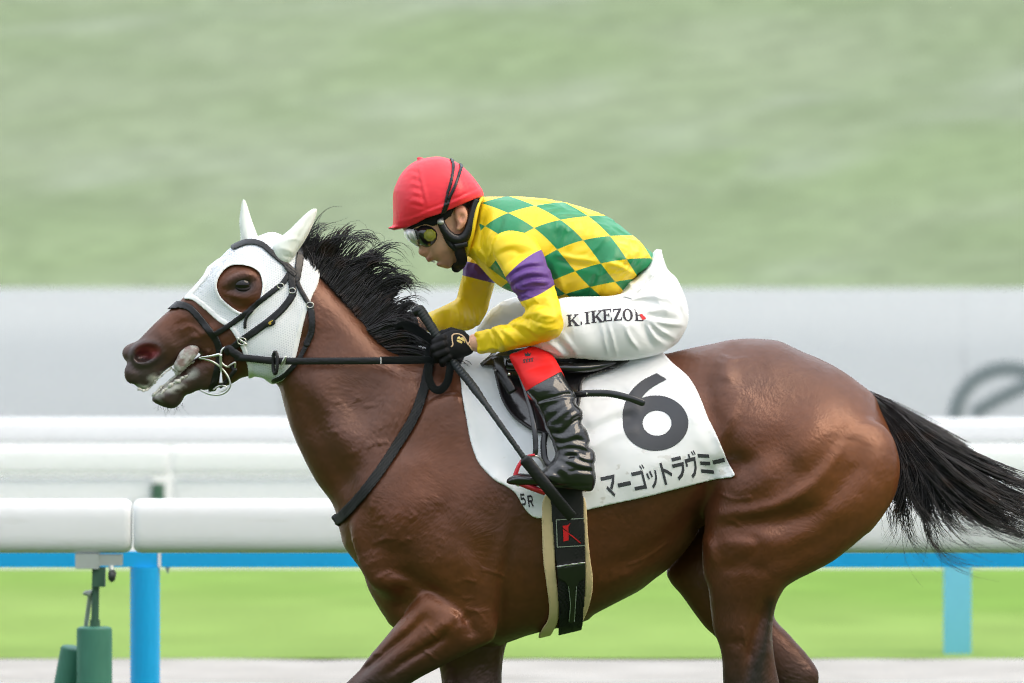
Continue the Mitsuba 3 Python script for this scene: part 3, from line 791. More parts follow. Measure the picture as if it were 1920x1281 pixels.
col *= ((0.86 + 0.28 * n2) * (0.86 + 0.28 * meshkit.fbm(V * np.array([110, 110, 70]), 2, 31)))[:, None]
COAT_R = mikit.proc(lambda p, n, uv: 0.27 + 0.17 * smoothstep(0.3, 0.7, fbm(p.x * 11, p.y * 11, p.z * 11, 4)) + 0.06 * noise(p.x * 160, p.y * 160, p.z * 90))
mat('coat', {'type': 'bumpmap', 'scale': 0.0008,
             'b0': mikit.proc(lambda p, n, uv: noise(p.x * 240 + 40 * noise(p.x * 9, p.y * 9, p.z * 9), p.y * 240, p.z * 110) + 1.2 * fbm(p.x * 60, p.y * 60, p.z * 45, 2), 1.2e-3),
             'b1': pr({'type': 'mesh_attribute', 'name': 'vertex_color'}, COAT_R, specular=0.6, spec_tint=0.35, sheen=0.03, sheen_tint=0.6)})
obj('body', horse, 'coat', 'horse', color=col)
tag('horse', 'bay racehorse galloping to the left in a white hood, mouth open', 'horse')
mat('hoof_mat', pr((0.03, 0.026, 0.022), 0.45))


def hoof(px, py, y, turn=0.0):
    c = P(px, py, y)
    m = tube([[0, 0, -0.085], [-0.004, 0, -0.06], [-0.012, 0, 0.0]], [0.046, 0.05, 0.056], 24); m.apply_transform(trimesh.transformations.rotation_matrix(turn, [0, 1, 0])); m.vertices[:, 2] *= -1
    m.invert(); m.apply_translation(c)
    obj('hoof', m, 'hoof_mat', 'horse', 40)


hoof(1398, 1604, -.125); hoof(1432, 1604, .115); hoof(872, 1598, .11); hoof(440, 1548, -.13, 0.9)
mat('eye_mat', pr((0.006, 0.004, 0.004), 0.03, specular=0.55))
mat('eyelid_mat', pr((0.012, 0.009, 0.009), 0.6, specular=0.2))
for s in (-1, 1):
    surf = cast(horse, [455], [534])[0] if s < 0 else None
    ec = np.array([P(455, 534.5, -0.08)[0], 0, P(455, 534.5, -0.08)[2]])
    ey = surf[1] if s < 0 else -EY
    if s < 0:
        EY = ey
    ball = trimesh.creation.icosphere(3, 0.0255); ball.vertices *= [1, 0.8, 0.95]
    ball.apply_translation([ec[0], ey - s * 0.0070, ec[2]])
    obj('eye', ball, 'eye_mat', 'horse', True)
    for sg, am in ((1, 0.0190), (-1, 0.0150)):
        th = np.linspace(0.05, math.pi - 0.05, 22)
        x, z = 0.0235 * np.cos(th), sg * am * np.sin(th)
        yy = -np.sqrt(np.maximum(0.0262**2 - x**2 - z**2, 0.00002)) * 0.80
        pth = np.stack([ec[0] + x + 0.003, ey - s * 0.0095 + (-s) * (-1) * yy * 1.0 * (1 if s > 0 else 1) if False else ey - s * 0.0095 + (yy if s < 0 else -yy), ec[2] + z + 0.001], 1)
        obj('eyelid', tube(pth, 0.0042 * np.sin(th)**0.5 + 0.0012, 8), 'eyelid_mat', 'horse', True)
# tongue lolling over the near lip
mat('tongue_mat', pr(mikit.proc(lambda p, n, uv: mix((0.25, 0.175, 0.16), (0.42, 0.42, 0.385), smoothstep(0.35, 0.7, fbm(p.x * 60, p.y * 60, p.z * 60, 3)))), 0.3, specular=0.6))
tv = Vol([-1.02, -0.12, 1.48], [-0.88, 0.06, 1.63], 0.003)
tv.inflate([(348, 651), (360, 647), (372, 651), (373, 660), (362, 676), (348, 690), (337, 699), (328, 692), (325, 685), (330, 675), (337, 661)], 0.016, -0.043, 0.01)
tv.strokes([([(362, 653), (350, 668), (336, 690)], 3, -.003)], -0.05)
obj('tongue', tv.mesh(3), 'tongue_mat', 'horse', True)
mat('tooth_foam', pr((0.62, 0.61, 0.55), 0.35))

foam = []
rng = np.random.default_rng(21)
for path in ([(258, 729.5), (272, 732), (284, 724), (303, 704), (322, 688)], [(288, 743), (299, 730), (313, 718), (330, 705), (348, 690), (366, 676)], [(322, 690), (334, 700), (344, 694)], [(300, 738), (318, 724), (338, 712), (352, 704)]):
    q = spline([(x, y, -.030) for x, y in path], 14, False)
    w = cast(horse, q[:, 0], q[:, 1]); miss = np.isnan(w[:, 0])
    w[miss] = P(q[miss, 0], q[miss, 1], -.03)
    w[:, 1] = ndimage.gaussian_filter1d(w[:, 1], 3) - .001
    w += rng.normal(0, 0.0016, w.shape)
    r = 0.0022 + 0.0036 * np.clip(ndimage.gaussian_filter1d(rng.normal(0, 1, len(w)), 1.5) * 1.2 + 0.2, 0, 1.2)
    foam.append(tube(w, r, 8))
obj('lip_foam', trimesh.util.concatenate(foam), 'tooth_foam', 'horse', True)
labels['horse__lip_foam'] = {'kind': 'stuff'}

# ------------------------------------------------------------------ tack
from shapely.geometry import Polygon, LineString
from shapely import affinity, union_all

mat('black_leather', {'type': 'bumpmap', 'scale': 0.0006, 'b0': mikit.proc(lambda p, n, uv: fbm(p.x * 150, p.y * 150, p.z * 150, 2)), 'b1': pr((0.0075, 0.0075, 0.008), 0.30, specular=0.45)})
mat('black_webbing', {'type': 'bumpmap', 'scale': 0.0008, 'b0': mikit.proc(lambda p, n, uv: dr.sin(p.x * 1100 + p.z * 500) * dr.sin(p.z * 1100 - p.x * 500)), 'b1': pr((0.012, 0.0125, 0.013), 0.55, specular=0.35)})
mat('patent_black', pr((0.008, 0.008, 0.009), 0.10, specular=0.7, clearcoat=0.6, clearcoat_gloss=0.95))
mat('steel', {'type': 'principled', 'base_color': {'type': 'rgb', 'value': [0.72, 0.72, 0.68]}, 'roughness': 0.22, 'metallic': 1.0})
mat('white_edge', pr((0.78, 0.79, 0.79), 0.6, sheen=0.3))


def mesh_dots(p, n, uv):
    u, w = (p.x * 0.80 + p.z * 0.60) / 0.0078, (-p.x * 0.60 + p.z * 0.80) / 0.0062
    u = u + 0.5 * (dr.floor(w) - 2 * dr.floor(w * 0.5))
    a, b = u - dr.floor(u) - 0.5, w - dr.floor(w) - 0.5
    hole = 1 - smoothstep(0.16, 0.34, dr.sqrt(a * a * 1.25 + b * b))
    soft = smoothstep(0.15, 0.5, fbm(p.x * 14, p.y * 14, p.z * 14, 2))
    return mix((0.76, 0.785, 0.81), (0.36, 0.41, 0.49), hole * (0.40 + 0.45 * soft))


mat('hood_mesh', pr(mikit.proc(mesh_dots), 0.65, sheen=0.3))
mat('ear_cover_mat', pr((0.77, 0.80, 0.735), 0.5, sheen=0.3))

# hood
hood_out = [(343, 560), (362, 537), (380, 516), (388, 500), (410, 470), (440, 440), (500, 420), (545, 430), (580, 465), (598, 500), (597, 530), (586, 555), (578, 578), (570, 605), (565, 628), (559, 655), (553, 676), (545, 692), (532, 712), (505, 722), (467, 722), (465, 690), (455, 660), (445, 638),
            (431, 617), (409, 603), (384, 581), (360, 563)]
eye_hole = [(406, 540), (408, 524), (417, 509), (431, 498.5), (448, 496.5), (470, 500), (486, 511), (492, 528), (491.5, 546), (486, 566), (474, 583), (461, 588), (446, 584), (427, 571), (413, 557)]
ro, re = poly_region(hood_out, -0.07, 4), poly_region(eye_hole, -0.09, 4)
lo, hi = px_box([(330, 425), (610, 725)], -0.17, 0.17)
hood = shell(H, lambda X, Z: np.maximum(ro(X, Z), -re(X, Z)), 0.0015, 0.0065, lo, hi, 0.0032, smooth=3)
obj('cloth', hood, 'hood_mesh', 'race_hood')
objs('edging', shell(H, lambda X, Z: np.maximum(np.abs(ro(X, Z) + 0.0075) - 0.0075, -re(X, Z)), 0.002, 0.0085, lo, hi, 0.0032, smooth=2), 'white_edge', 'race_hood')
objs('eye_edging', shell(H, lambda X, Z: np.abs(re(X, Z) - 0.004) - 0.0048, 0.002, 0.009, *px_box([(395, 485), (505, 600)], -0.17, 0.17), 0.0028, smooth=2), 'white_edge', 'race_hood')
ev = Vol([-0.86, -0.16, 1.75], [-0.52, 0.16, 2.03], 0.0028)
ev.inflate([(592, 391), (580, 395.5), (562, 411.5), (544, 430), (527, 444), (512, 462), (515, 482), (525, 494), (538, 500), (548, 488), (558, 472), (572, 451), (584, 428), (592, 407), (594.5, 397)], [(535, 470, .030), (560, 440, .026), (582, 408, .014)], -0.060, 0.01, sm=5)
ev.strokes([([(590, 398), (570, 430), (545, 470)], 2.2, -.0022), ([(536, 452), (552, 448), (566, 452)], 3, .002), ([(522, 466), (540, 468), (552, 476)], 3, .002), ([(528, 478), (540, 482), (550, 482)], 2.5, -.002)], -.08, -1, 0)
obj('ear_cover', ev.mesh(3), 'ear_cover_mat', 'race_hood')
ev = Vol([-0.86, -0.16, 1.75], [-0.52, 0.16, 2.03], 0.0032)
ev.inflate([(457, 373.5), (461.5, 379), (468, 400), (474, 418.5), (483, 443), (488, 462), (470, 474), (453, 462), (450.5, 437), (448.5, 416), (451, 393), (453.5, 379)], [(466, 445, .028), (460, 400, .016)], 0.055, 0.01, sm=5)
obj('ear_cover', ev.mesh(3), 'ear_cover_mat', 'race_hood')
seam = P2([(488, 447), (510, 462), (520, 480)], -.03)
tag('race_hood', 'white mesh hood with two ear covers on the horse\'s head', 'horse hood')

# bridle
BR = 'bridle'


def strap(name, path, w, o1=0.0075, o2=0.0125, m='black_leather', parent=BR, yp=-0.09, near=False, ylo=-0.2, yhi=0.2, h=0.0028):
    pad = w / 2 + 8
    a = np.asarray(path, float)
    lo, hi = px_box([a.min(0)[:2] - pad, a.max(0)[:2] + pad], ylo, 0.0 if near else yhi)
    return objs(name, shell(H, band_region(path, w, yp), o1, o2, lo, hi, h, near, 2), m, parent)


strap('browband', [(436, 462), (458, 454), (474, 453), (492, 459), (511, 475), (530, 491), (545, 504), (556, 514)], 11)
strap('crownpiece', [(565, 462), (562, 485), (559, 505), (556, 522)], 15)
strap('cheek_strap', [(545, 508), (531, 530), (511, 547), (485, 567.5), (462, 587), (427, 612), (405, 626)], 10.5, near=False)
strap('strap_tail', [(472, 584), (463, 594), (460, 605), (459.5, 614)], 6.5, 0.012, 0.016, near=True)
strap('main_cheek_strap', [(546, 512), (548, 535), (549, 552), (531, 578), (506, 601), (480, 620), (453, 639), (434, 654)], 13.5, 0.0085, 0.0145)
strap('throat_latch', [(553, 518), (562, 540), (572, 558), (580, 574), (585, 596), (583.5, 622), (572, 652), (556, 680), (531, 706), (512, 716)], 9, 0.006, 0.012)
strap('throat_latch_end', [(582, 574), (585, 596), (584, 622), (575, 645)], 12.5, 0.008, 0.015, near=True)
strap('noseband', [(306, 574), (322, 572.5), (337, 571.5), (356, 578), (374, 597), (393, 621), (406, 639), (411.5, 660), (408, 690), (400, 722), (396, 735)], 13.5, 0.0005, 0.0075, yp=-0.06)
strap('tag_leather', [(501, 607), (511, 604.5)], 13, 0.0135, 0.0165, near=True)
scene[numbered('x')] = {}
del scene['x']
bh = trimesh.util.concatenate([trimesh.Trimesh(*[meshkit.WRITTEN[scene[k]['filename']][i] for i in (0, 1)], process=False) for k in list(scene) if k.startswith('bridle__')])
mat('gold_print', pr((0.62, 0.42, 0.05), 0.4))
obj('tag_mark', decal([Point_.buffer(2.6).difference(Point_.buffer(1.0)) for Point_ in [LineString([(505, 606.5), (507, 605.5)]).centroid]] + [LineString([(507.5, 603), (511, 601.5)]).buffer(0.9)], bh, 0.0015, 2.0), 'gold_print', BR)
for px, py, ln in ((526, 536, 6), (548, 545, 6), (453.5, 640, 8), (581.5, 572, 6.5), (545, 505, 0)):     # buckles and keepers
    if ln:
        c = cast(bh, [px], [py])[0]
        if np.isnan(c[0]):
            c = P(px, py, -0.09)
        a = np.linspace(0, 2 * math.pi, 17)
        obj('buckle', tube(np.stack([c[0] + ln / 640 * np.cos(a), np.full(17, c[1] - 0.003), c[2] + ln * 0.8 / 640 * np.sin(a)], 1), 0.0017, 6, False), 'steel', BR)
strap('keeper', [(446, 634), (462, 646)], 5, 0.0145, 0.0175, 'steel', near=True)
strap('keeper_leather', [(539, 501), (551, 512)], 13, 0.0125, 0.0165, near=True)
# the bit: a ring with its spoon cheeks, joined through the mouth
BY = -0.078
obj('bit_ring', tube(curve3([(373, 671, BY), (397, 677.5, BY), (416, 691, BY), (429, 710, BY), (430.5, 726, BY), (417, 738.5, BY), (396, 739.5, BY), (376, 731.5, BY + .02)], 8), 0.0034, 10), 'steel', BR, True)
obj('bit_ring', tube(curve3([(377, 670, BY - .004), (397, 667.5, BY - .006), (412, 664.5, BY - .006)], 8), np.linspace(0.002, 0.0055, 17), 10), 'steel', BR, True)
obj('bit_cheek', tube(curve3([(431, 650.5, BY), (423, 651, BY - .004), (416, 657, BY - .006), (414, 670, BY - .006), (416, 681, BY - .006), (424, 687, BY - .004), (430, 688, BY)], 8), 0.0034, 10), 'steel', BR, True)
obj('bit_shank', tube(curve3([(414, 664, BY - .006), (414.5, 690, BY - .006), (414.5, 705, BY - .006), (414.5, 719, BY - .006)], 8), np.r_[np.linspace(0.0055, 0.003, 12), np.linspace(0.003, 0.0072, 13)], 12), 'steel', BR, True)
obj('curb_loop', tube(curve3([(400, 731, BY + .005), (408, 725, BY), (418, 723, BY), (425, 726, BY), (422, 731, BY), (412, 735, BY)], 8), 0.0024, 8), 'steel', BR, True)
obj('mouthpiece', tube(P([376, 376], [672, 672], [BY + .01, -BY - .01]), 0.006, 12), 'steel', BR, True)
obj('chin_strap', ribbon(curve3([(433, 684, BY), (437, 692, BY), (441, 694, BY - .004), (434, 703, BY), (424, 716, BY + .01), (412, 726, BY + .02)], 8), 0.012, 0.005), 'black_leather', BR, True)
obj('hook', tube(curve3([(428, 687, BY - .004), (436, 682, BY - .008), (441, 680, BY - .008), (441, 690, BY - .006)], 6), 0.0028, 8), 'steel', BR, True)
obj('bit_billet', ribbon(curve3([(421, 661, BY - .004), (431, 655, BY - .01), (440, 662, BY - .012), (452, 670, BY - .012)], 8), 0.026, 0.008), 'black_leather', BR, True)
# reins
RP = [(440, 670, -.088), (470, 672.5, -.10), (515, 677, -.118), (560, 677.3, -.125), (640, 677, -.138), (714, 676.5, -.148)]
obj('rein', ribbon(curve3(RP, 10), 0.0205, 0.005), 'black_leather', BR, True)
mat('rubber_grip', {'type': 'bumpmap', 'scale': 0.0022, 'b0': mikit.proc(lambda p, n, uv: dr.sin(p.x * 1500 + p.z * 700) + dr.sin(p.z * 1500 - p.x * 700)), 'b1': pr((0.016, 0.019, 0.019), 0.45, specular=0.4)})
obj('rein_grip', ribbon(curve3([(713, 676, -.149), (760, 675.5, -.152), (800, 675, -.150), (832, 674, -.146)], 10), 0.0225, 0.0085), 'rubber_grip', BR, True)
obj('rein_stitch', ribbon(curve3([(714, 670, -.1535), (714.3, 676, -.1545), (714, 682.5, -.1535)], 4), 0.0022, 0.0015), 'white_edge', BR, True)
obj('rein', ribbon(curve3([(440, 672, .088), (515, 678, .118), (640, 677, .138), (740, 665, .12), (775, 630, .03)], 10), 0.0205, 0.005), 'black_leather', BR, True)
obj('rein_loop', ribbon(curve3([(768, 626, -.03), (752, 622, -.05), (749, 614, -.075), (757, 609.5, -.09), (775, 615, -.095), (796, 630, -.10), (817, 645, -.105), (832, 655, -.10)], 10), 0.028, 0.007, (0.3, -0.9, -0.3)), 'rubber_grip', BR, True)
obj('rein_bight', ribbon(curve3([(808, 646, -.115), (804, 662, -.125), (803, 690, -.158), (805, 712, -.165), (813, 728, -.17), (826, 731, -.172), (838, 718, -.172), (843, 698, -.17), (845, 680, -.16)], 10), 0.0235, 0.008, (0.25, -0.95, 0.1)), 'rubber_grip', BR, True)
obj('rein_ring', tube(curve3([(516, 659, -.126), (519.5, 668, -.130), (519.5, 690, -.132), (516, 701, -.128), (512.5, 692, -.122), (512.5, 668, -.122), (516, 659, -.126)], 6), 0.0052, 10), 'black_leather', BR, True)
obj('rein_ring', tube(curve3([(527, 688, -.126), (530, 678, -.132), (535.5, 668, -.130), (533, 682, -.128), (525, 692, -.126)], 6), 0.0026, 8), 'steel', BR, True)
tag('bridle', 'black leather bridle with steel bit rings and reins held by the rider', 'bridle')

# neck strap
strap('strap', [(806, 678), (801, 700), (794, 732), (776, 782), (746, 832), (711, 885), (676, 930), (650, 958), (634, 974), (612, 985)], 19, 0.0035, 0.0095, 'black_webbing', 'neck_strap', yp=-0.17, ylo=-.32, yhi=.32, h=0.0036)
obj('buckle', tube(curve3([(627, 968, -.035), (634, 978, -.045), (638, 982, -.05)], 6), 0.0105, 10), 'black_leather', 'neck_strap', True)
tag('neck_strap', 'narrow black strap round the base of the horse\'s neck', 'strap')

# saddle cloth
cloth_px = [(862, 704), (860, 690), (868, 676), (890, 640), (1000, 630), (1150, 632), (1228, 650), (1262, 681), (1287, 702), (1300, 719), (1310, 738), (1319, 760), (1327, 782), (1336, 800), (1346, 821), (1356, 845), (1366, 868), (1377, 892.5),
            (1345, 899), (1315, 906), (1264, 918.5), (1212, 931.5), (1153, 944), (1095, 957), (1062, 963), (1030, 969), (1006, 971), (992, 963), (979, 946), (966, 924), (948, 911), (930, 902), (912, 886), (895, 864), (882, 828), (874, 786), (866, 742)]
lo, hi = px_box([(850, 640), (1385, 980)], -0.36, 0.36)
rip = [([(1110, 790), (1150, 772), (1190, 760)], 9, .007), ([(1105, 812), (1145, 792), (1180, 783)], 8, -.006), ([(1112, 835), (1150, 815), (1185, 806)], 8, .006), ([(1110, 760), (1140, 745), (1170, 738)], 8, -.005), ([(1015, 820), (1008, 850), (1000, 880)], 7, .005), ([(940, 800), (960, 840), (975, 880)], 7, .005), ([(1230, 870), (1290, 855), (1340, 850)], 9, .003), ([(1280, 730), (1300, 780), (1320, 830)], 9, .003), ([(905, 700), (930, 760), (960, 830)], 22, .005), ([(1270, 690), (1250, 730)], 25, -.003), ([(960, 800), (945, 850), (955, 890)], 16, -.004),
       ([(1300, 860), (1250, 880), (1200, 890)], 25, .003), ([(1080, 860), (1130, 870)], 15, -.004), ([(868, 720), (885, 800), (905, 860)], 9, -.003)]


def cloth_bump(X, Z):
    D = 0.010 * np.exp(-np.clip(seg_dist(P2([(930, 900), (955, 912), (975, 936), (1000, 968)], -.27), X, Z)[0] / 0.022, 0, 9)**2)
    for path, sg, amp in rip:
        d, arc = seg_dist(P2(spline(path, 5, False) if len(path) > 2 else path, -.27), X, Z)
        D = D + amp * np.exp(-0.5 * (d * 640 / sg)**2)
    return D + 0.002 * (meshkit.fbm(np.stack([X * 12, Z * 12, X * 0], -1), 3, 9) - 0.5)


rc = poly_region(cloth_px, -0.26, 4)
cloth = shell(H, rc, 0.0015, 0.0125, lo, hi, 0.0042, smooth=3, extra=cloth_bump)
mat('cloth_white', {'type': 'bumpmap', 'scale': 0.0006, 'b0': mikit.proc(lambda p, n, uv: fbm(p.x * 26, p.y * 26, p.z * 26, 4) * 2.2 + 0.25 * fbm(p.x * 240, p.y * 240, p.z * 240, 2)), 'b1': pr(mikit.proc(lambda p, n, uv: mix(mix((0.70, 0.72, 0.74), (0.76, 0.775, 0.785), fbm(p.x * 9, p.y * 9, p.z * 9, 3)), (0.40, 0.36, 0.30), smoothstep(0.68, 0.80, fbm(p.x * 42, p.y * 42, p.z * 42, 3)) * smoothstep(1.42, 1.18, p.z) * 0.45)), 0.6, specular=0.3)})
obj('cloth', cloth, 'cloth_white', 'saddle_cloth')
mat('print_grey', pr((0.040, 0.043, 0.052), 0.55))
mat('print_black', pr((0.02, 0.02, 0.023), 0.55))
th = np.linspace(0, 2 * math.pi, 60)
ringo = Polygon(np.c_[1229.3 + 61.5 * np.cos(th), 793.5 + 52 * np.sin(th)])
ringi = Polygon(np.c_[1232 + 27 * np.cos(th), 793.5 + 23.5 * np.sin(th)])
stem = Polygon(spline([(1167.8, 797), (1168.5, 768), (1180, 738), (1202, 715), (1231, 699.6)], 6, False).tolist() + [(1250.5, 711.5)] + spline([(1250.5, 711.5), (1223, 727), (1205, 744), (1199, 762), (1197, 790)], 6, False).tolist())
obj('number', decal([ringo.union(stem.buffer(0)).difference(ringi)], cloth, 0.0012, 9), 'print_grey', 'saddle_cloth')
labels['saddle_cloth__number'] = {'label': 'large dark grey figure 6'}


def stroke(pts, w=1.5):
    return LineString(pts).buffer(w / 20, cap_style='flat', join_style='mitre')


def bar(x0, y0, x1, y1, w=0.16):
    return LineString([(x0, y0), (x1, y1)]).buffer(w / 2, cap_style='flat')


def poly_line(pts, w=0.16):
    return LineString(pts).buffer(w / 2, cap_style='flat', join_style='mitre')


KANA = {  # strokes in a unit cell, y down
    'ma': [poly_line([(0.02, 0.16), (0.92, 0.16), (0.80, 0.40), (0.56, 0.68)]), bar(0.30, 0.56, 0.70, 0.98)],
    'bar': [bar(0.04, 0.52, 0.96, 0.52, 0.18)],
    'go': [poly_line([(0.05, 0.24), (0.80, 0.24), (0.80, 0.98)]), bar(0.02, 0.88, 0.80, 0.88), bar(0.76, -0.06, 0.84, 0.12, 0.09), bar(0.93, -0.08, 1.01, 0.10, 0.09)],
    'ttsu': [bar(0.12, 0.34, 0.22, 0.62, 0.14), bar(0.40, 0.28, 0.50, 0.56, 0.14), poly_line([(0.86, 0.30), (0.80, 0.62), (0.62, 0.84), (0.32, 1.0)], 0.14)],
    'to': [bar(0.30, 0.02, 0.30, 1.0, 0.18), poly_line([(0.34, 0.34), (0.64, 0.46), (0.92, 0.64)], 0.16)],
    'ra': [bar(0.12, 0.12, 0.84, 0.12), poly_line([(0.05, 0.40), (0.86, 0.40), (0.78, 0.66), (0.58, 0.86), (0.26, 0.99)])],
    'vu': [bar(0.46, -0.02, 0.46, 0.22, 0.15), poly_line([(0.10, 0.50), (0.10, 0.24), (0.84, 0.24), (0.76, 0.62), (0.58, 0.84), (0.28, 0.99)]), bar(0.74, -0.10, 0.82, 0.08, 0.09), bar(0.91, -0.12, 0.99, 0.06, 0.09)],
    'mi': [bar(0.12, 0.10, 0.86, 0.22), bar(0.16, 0.44, 0.80, 0.55), bar(0.08, 0.78, 0.90, 0.94)],
}
# (character, top-left, right vector, down vector) in photo pixels
LINE = [('ma', 1124, 892, 26), ('bar', 1152, 889, 26), ('go', 1180, 880, 26), ('ttsu', 1206, 874, 22), ('to', 1231, 869, 24), ('ra', 1255, 858, 24), ('vu', 1281, 855, 22), ('mi', 1304, 851, 27), ('bar', 1330, 846, 24)]
glyphs = []
for c, x, y, wd in LINE:
    for g in KANA[c]:
        glyphs.append(affinity.affine_transform(g, [wd, 11.0, -5.6, 42.0, x, y]))
obj('lettering', decal([union_all(glyphs)], cloth, 0.0012, 7), 'print_grey', 'saddle_cloth')
R_ = [bar(0.12, 0, 0.12, 1, 0.2), poly_line([(0.1, 0.09), (0.62, 0.09), (0.72, 0.2), (0.72, 0.42), (0.62, 0.52), (0.1, 0.52)], 0.18), bar(0.45, 0.5, 0.74, 1.0, 0.2)]
five = [poly_line([(0.8, 0.09), (0.2, 0.09), (0.2, 0.45), (0.6, 0.42), (0.78, 0.55), (0.78, 0.8), (0.62, 0.92), (0.15, 0.92)], 0.18)]
obj('race_mark', decal([union_all([affinity.affine_transform(g, [12, 3.2, -1.0, 22, 988, 929]) for g in R_] + [affinity.affine_transform(g, [11, 3.2, -1.0, 22, 974, 926]) for g in five])], cloth, 0.0012, 5), 'print_black', 'saddle_cloth')
tag('saddle_cloth', 'white number cloth with a large grey 6 under the saddle', 'saddle cloth')

# girth: black band, buckle leather, two pale pads
mat('pad_cream', {'type': 'bumpmap', 'scale': 0.0010, 'b0': mikit.proc(lambda p, n, uv: fbm(p.x * 120, p.y * 120, p.z * 120, 2)), 'b1': pr((0.60, 0.47, 0.26), 0.75, sheen=0.4)})
gl, gh = px_box([(985, 860), (1125, 1215)], -0.36, 0.36)
band = [(1030, 900), (1092, 900), (1095, 960), (1098, 1040), (1097, 1120), (1094, 1170), (1090, 1230), (1046, 1230), (1048, 1170), (1046, 1100), (1042, 1050), (1034, 965)]
girth = shell(H, poly_region(band, -0.27, 0), 0.0165, 0.0215, gl, gh, 0.0036, smooth=2)
obj('band', girth, 'black_webbing', 'girth')
pad1 = [(1017, 940), (1036, 940), (1041, 1060), (1048, 1125), (1047, 1165), (1038, 1188), (1028, 1206), (1010, 1206), (1017, 1184), (1027, 1167), (1030, 1140), (1024, 1090), (1018, 1040)]
pad2 = [(1092, 940), (1099, 945), (1102, 1000), (1107, 1050), (1112, 1085), (1110, 1118), (1102, 1150), (1092, 1175), (1080, 1215), (1060, 1215), (1076, 1175), (1090, 1150), (1096, 1118), (1097, 1060)]
for q in (pad1, pad2):
    objs('pad', shell(H, poly_region(q, -0.26, 4), 0.0, 0.0165, gl, gh, 0.0036, smooth=4), 'pad_cream', 'girth')
buckle = [(1045, 1064), (1097.5, 1056), (1098, 1083), (1086, 1092), (1081, 1105), (1079, 1140), (1077, 1170), (1066, 1172), (1068, 1140), (1067, 1105), (1060, 1093), (1046, 1085)]
objs('buckle_leather', shell(H, poly_region(buckle, -0.27, 0), 0.0205, 0.0265, gl, gh, 0.0030, smooth=2), 'patent_black', 'girth')
objs('buckle_edge', shell(H, band_region([(1045, 1062.5), (1097.5, 1055)], 3.2, -0.27), 0.021, 0.0285, gl, gh, 0.003, smooth=1), 'steel', 'girth')
for side in ([(1066, 1100), (1070, 1135), (1067, 1165)], [(1081, 1100), (1079, 1135), (1077, 1165)]):
    obj('stitching', decal([LineString(side).buffer(0.7)], trimesh.Trimesh(*[meshkit.WRITTEN[scene['girth__buckle_leather']['filename']][i] for i in (0, 1)], process=False), 0.0012, 4), 'zinc_mat', 'girth')
for a, b in (((1043, 975), (1095, 972)), ((1045, 1026), (1097, 1023)), ((1043, 976), (1045, 1026))):
    obj('seam', decal([LineString([a, b]).buffer(0.8)], girth, 0.0015, 4), 'zinc_mat', 'girth')
mat('red_print', pr((0.62, 0.012, 0.02), 0.5))
K_ = Polygon([(1055, 986), (1062, 985), (1067, 983.5), (1065.5, 990), (1066.5, 1013), (1056.5, 1015.5), (1056, 1003)])
obj('emblem', decal([K_.difference(LineString([(1052, 988), (1070, 1002)]).buffer(0.7)), LineString([(1064, 999), (1074, 1006), (1088, 1018)]).buffer(1.1), LineString([(1062, 992), (1068.5, 982)]).buffer(0.8)], girth, 0.0016, 4), 'red_print', 'girth')
tag('girth', 'black girth with a red emblem and cream pads round the horse\'s belly', 'girth')

# saddle, stirrup leather, stirrups
saddle_px = [(903, 685), (912, 677), (925, 668), (960, 655), (1060, 650), (1140, 660), (1180, 675), (1172, 683), (1151, 692), (1120, 701), (1100, 709), (1092, 718), (1090, 735), (1086, 760), (1068, 792), (1048, 811), (1024, 814), (998, 807), (982, 797.5), (961, 781), (944, 757), (935, 733), (928, 705), (924, 690), (914, 687)]
sl_, sh_ = px_box([(890, 620), (1195, 830)], -0.38, 0.38)
rs = poly_region(saddle_px, -0.22, 4)
objs('flap', shell(H, rs, 0.0185, 0.030, sl_, sh_, 0.0042, smooth=3, extra=lambda X, Z: 0.010 * np.exp(-(np.clip(Z - P(0, 672, -.1)[2], -0.06, 0.2) / 0.03)**2)), 'patent_black', 'saddle')
objs('flap_piping', shell(H, lambda X, Z: np.maximum(np.abs(rs(X, Z) + 0.005) - 0.0055, Z - P(0, 690, -.2)[2]), 0.027, 0.0365, sl_, sh_, 0.0034, smooth=3), 'black_leather', 'saddle')
for s in (-1, 1):
    obj('seat_roll', tube(curve3([(1190, 668, s * .05), (1172, 676, s * .10), (1140, 683, s * .16), (1100, 690, s * .195), (1060, 690, s * .205), (1000, 688, s * .20), (950, 684, s * .185)], 10), np.linspace(0.010, 0.019, 61), 12), 'patent_black', 'saddle')
obj('cantle', tube(curve3([(1060, 662, 0), (1120, 664, 0), (1165, 667, 0), (1190, 667, 0)], 8), [0.07] * 25, 16, True, ((0, 0, 1), 0.3)), 'patent_black', 'saddle')
obj('pommel', tube(curve3([(903, 684, -.115), (914, 676, -.10), (924, 668, -.06), (928, 655, 0), (924, 668, .06), (914, 676, .10)], 8), np.linspace(0.006, 0.016, 41), 10), 'patent_black', 'saddle')
obj('pommel_block', ribbon(curve3([(935, 672, -.19), (938, 690, -.225), (948, 712, -.245), (962, 735, -.26)], 8), 0.030, 0.012), 'black_leather', 'saddle')
obj('rivet', trimesh.creation.icosphere(2, 0.005), 'steel', 'saddle', to_world=T().translate(P(955, 702, -.252).tolist()))
LY = -0.335
obj('stirrup_leather', ribbon(curve3([(975, 700, -.25), (986, 733, -.285), (996, 770, -.315), (1002, 805, LY - .005), (1004.5, 838, LY - .01), (1003, 854, LY - .01)], 10), 0.0155, 0.006), 'patent_black', 'saddle')
obj('stirrup_leather', ribbon(curve3([(1022, 812, -.31), (1019, 835, -.315), (1022, 862, -.32), (1030, 872, -.325)], 8), 0.019, 0.006), 'patent_black', 'saddle')
